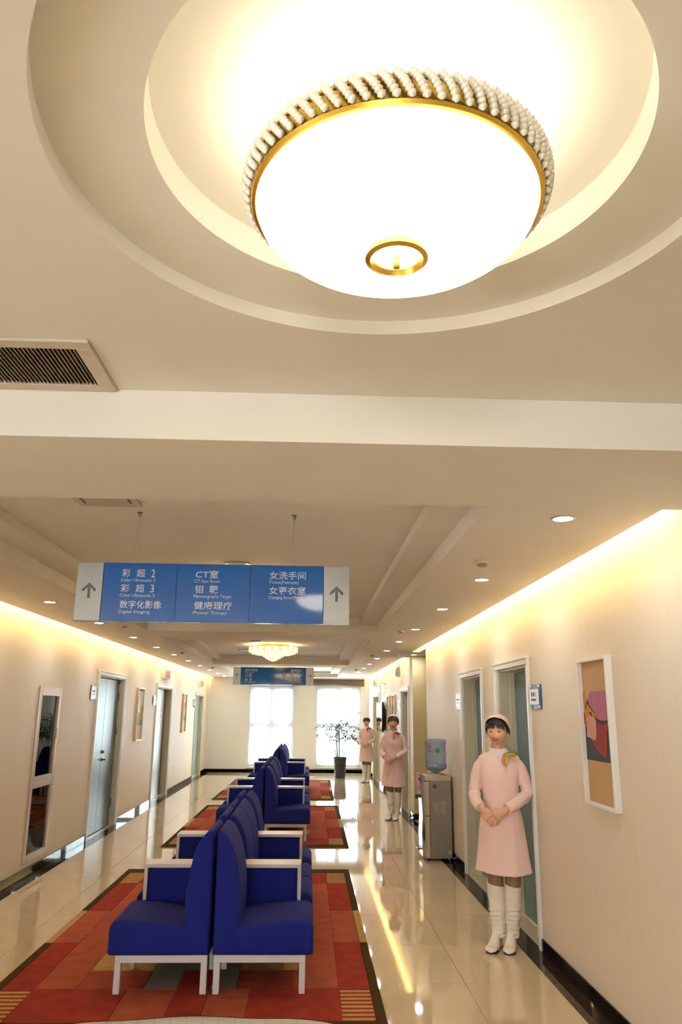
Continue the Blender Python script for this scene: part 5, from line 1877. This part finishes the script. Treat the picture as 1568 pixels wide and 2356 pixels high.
    def tail(d0, L, wd, cols, drop):
        d0 = Vector(d0).normalized()
        sdv = d0.cross(Vector((0, -1, 0))).normalized()
        nst = len(cols)
        for i_, cname in enumerate(cols):
            rows_ = []
            for k in range(9):
                a = k / 8
                wdt = wd * (0.28 + 0.95 * math.sin(PI * min(1, a * 0.95 + 0.05)) ** 0.8) * (1 if a < 0.75 else (1 - a) / 0.25 * 0.9 + 0.1)
                c = K + d0 * L * a + Vector((0, -0.004 - 0.008 * math.sin(PI * a), -drop * a * a))
                f0, f1 = -0.5 + i_ / nst, -0.5 + (i_ + 1) / nst
                rows_.append([tuple(c + sdv * wdt * f0 + Vector((0, 0.004 * math.cos(f0 * 7), 0))), tuple(c + sdv * wdt * f1 + Vector((0, 0.004 * math.cos(f1 * 7), 0))),
                              tuple(c + sdv * wdt * f1 + Vector((0, 0.006, 0))), tuple(c + sdv * wdt * f0 + Vector((0, 0.006, 0)))])
            MB().loft(rows_).obj('scarf_stripe', SC[cname], sf, True)
    tail(scarf[4], 0.092, 0.046, scarf[1], 0.0)
    tail(scarf[5], 0.105, 0.040, scarf[2], 0.0)
    # ---- tights and boots
    for sd in (-1, 1):
        pts = fine(LEG[sd], 24)
        n = len(pts) - 1
        rr = [0.084 - 0.03 * sm(0, 0.55, k / n) - 0.018 * sm(0.62, 0.95, k / n) for k in range(n + 1)]
        sel = [k for k in range(n + 1) if 0.36 < pts[k].z < 0.66]
        MB().tube([pts[k] for k in sel], [rr[k] for k in sel], 24).obj('tights', M_TIGHTS, t, True)
        bt = MB()
        toe_dir = Vector((-0.30, -1, 0)).normalized() if sd == -1 else Vector((-0.16, -1, 0)).normalized()
        ank = pts[-2]
        rngs = []
        for k in range(34):
            a = k / 33
            z = 0.445 - a * (0.445 - 0.075)
            # centre line follows the leg
            q = min(pts, key=lambda p: abs(p.z - z))
            cx_, cy_ = q.x, q.y
            if z < 0.12:
                cx_, cy_ = ank.x, ank.y
            base = 0.0665 - 0.002 * sm(0.0, 0.35, a) - 0.014 * sm(0.4, 0.95, a)
            wr = sm(0.3, 0.5, a) * (1 - 0.6 * sm(0.85, 1.0, a))
            ring = []
            for j in range(40):
                th = 2 * PI * j / 40
                r = base + wr * (0.0042 * math.sin(z * 190 + 1.6 * math.sin(th + sd) + 0.8 * math.sin(2 * th)) + 0.002 * math.sin(z * 330 + 2 * th))
                zz = z + (0.012 * math.cos(th - (PI if sd == -1 else 2.6)) if k < 4 else 0)
                ring.append((cx_ + r * math.cos(th), cy_ + r * 1.06 * math.sin(th), zz))
            rngs.append(ring)
        bt.loft(rngs)
        # foot
        heel = Vector((ank.x, ank.y + 0.035, 0))
        fr_ = []
        for k in range(16):
            a = k / 15
            c = heel + toe_dir * (0.245 * a - 0.004)
            hw = 0.030 + 0.016 * sm(0.3, 0.72, a) - 0.002 * (1 - a)
            top = 0.15 - 0.10 * sm(0.15, 0.75, a) 
            bot = 0.052 * (1 - sm(0.15, 0.62, a)) + 0.010
            if a > 0.86:
                e = math.sqrt(max(0.03, 1 - ((a - 0.86) / 0.14) ** 2))
                hw *= e
                top = bot + (top - bot) * e
            sdv = Vector((-toe_dir.y, toe_dir.x, 0))
            ring = []
            for j in range(20):
                th = 2 * PI * j / 20
                cz, sz_ = (top + bot) / 2, (top - bot) / 2
                cc, ss = math.cos(th), math.sin(th)
                ring.append(tuple(c + sdv * hw * math.copysign(abs(cc) ** 0.8, cc) + Vector((0, 0, cz + sz_ * math.copysign(abs(ss) ** 0.8, ss)))))
            fr_.append(ring)
        bt.loft(fr_)
        me = remesh(bt, max(0.0034, voxel), 2, 0.5)
        me.materials.append(M_BOOT)
        boot = link('boot', me, t)
        # sole + wedge heel
        so, wedge = MB(), MB()
        up_, lo_ = [], []
        rs = []
        for k in range(16):
            a = k / 15
            c = heel + toe_dir * (0.240 * a - 0.002)
            hw = 0.028 + 0.0150 * sm(0.3, 0.72, a)
            if a > 0.86:
                hw *= math.sqrt(max(0.03, 1 - ((a - 0.86) / 0.14) ** 2))
            sdv = Vector((-toe_dir.y, toe_dir.x, 0))
            rs.append((c, hw, sdv, a))
        so.loft([[tuple(c - sdv * hw + Vector((0, 0, 0.0))), tuple(c + sdv * hw), tuple(c + sdv * hw + Vector((0, 0, 0.007))), tuple(c - sdv * hw + Vector((0, 0, 0.007)))] for c, hw, sdv, a in rs])
        so.obj('sole', M_SOLE, boot)
        wl = [(c, hw * 0.96, sdv, 0.060 * (1 - sm(0.1, 0.58, a)) + 0.012) for c, hw, sdv, a in rs if a < 0.62]
        wedge.loft([[tuple(c - sdv * hw + Vector((0, 0, 0.010))), tuple(c + sdv * hw + Vector((0, 0, 0.010))), tuple(c + sdv * hw + Vector((0, 0, z))), tuple(c - sdv * hw + Vector((0, 0, z)))] for c, hw, sdv, z in wl])
        wedge.obj('wedge_heel', M_BOOT, boot)
    return t


STR = ['grey', 'yellow', 'orange', 'green', 'orange', 'grey']
person('smiling nurse in pink dress with striped scarf, nearest, by the teal door', (1.534, 6.40, 0), -0.232, 1.705, -0.27, 0.03, 0.0032,
       ('orange', STR, ['green', 'yellow', 'green', 'orange'], 0.046, (0.02, -0.42, -1), (1, -0.12, 0.10)))
person('nurse in pink dress with orange and magenta scarf, standing midway', (1.46, 13.56, 0), -0.107, 1.675, -0.05, 0.03, 0.005,
       ('magenta', ['orange', 'orange'], ['magenta', 'magenta'], 0.02, (-0.15, -0.42, -1), (1, -0.12, -0.12)), smile=False)
person('nurse in pink dress looking down, farthest, beside the television', (1.52, 20.5, 0), -0.074, 1.60, -0.12, 0.16, 0.006,
       ('magenta', ['red', 'magenta'], ['magenta', 'red'], 0.03, (-0.3, -0.42, -1), (1, -0.12, 0.02)), eyes_down=True, smile=False)
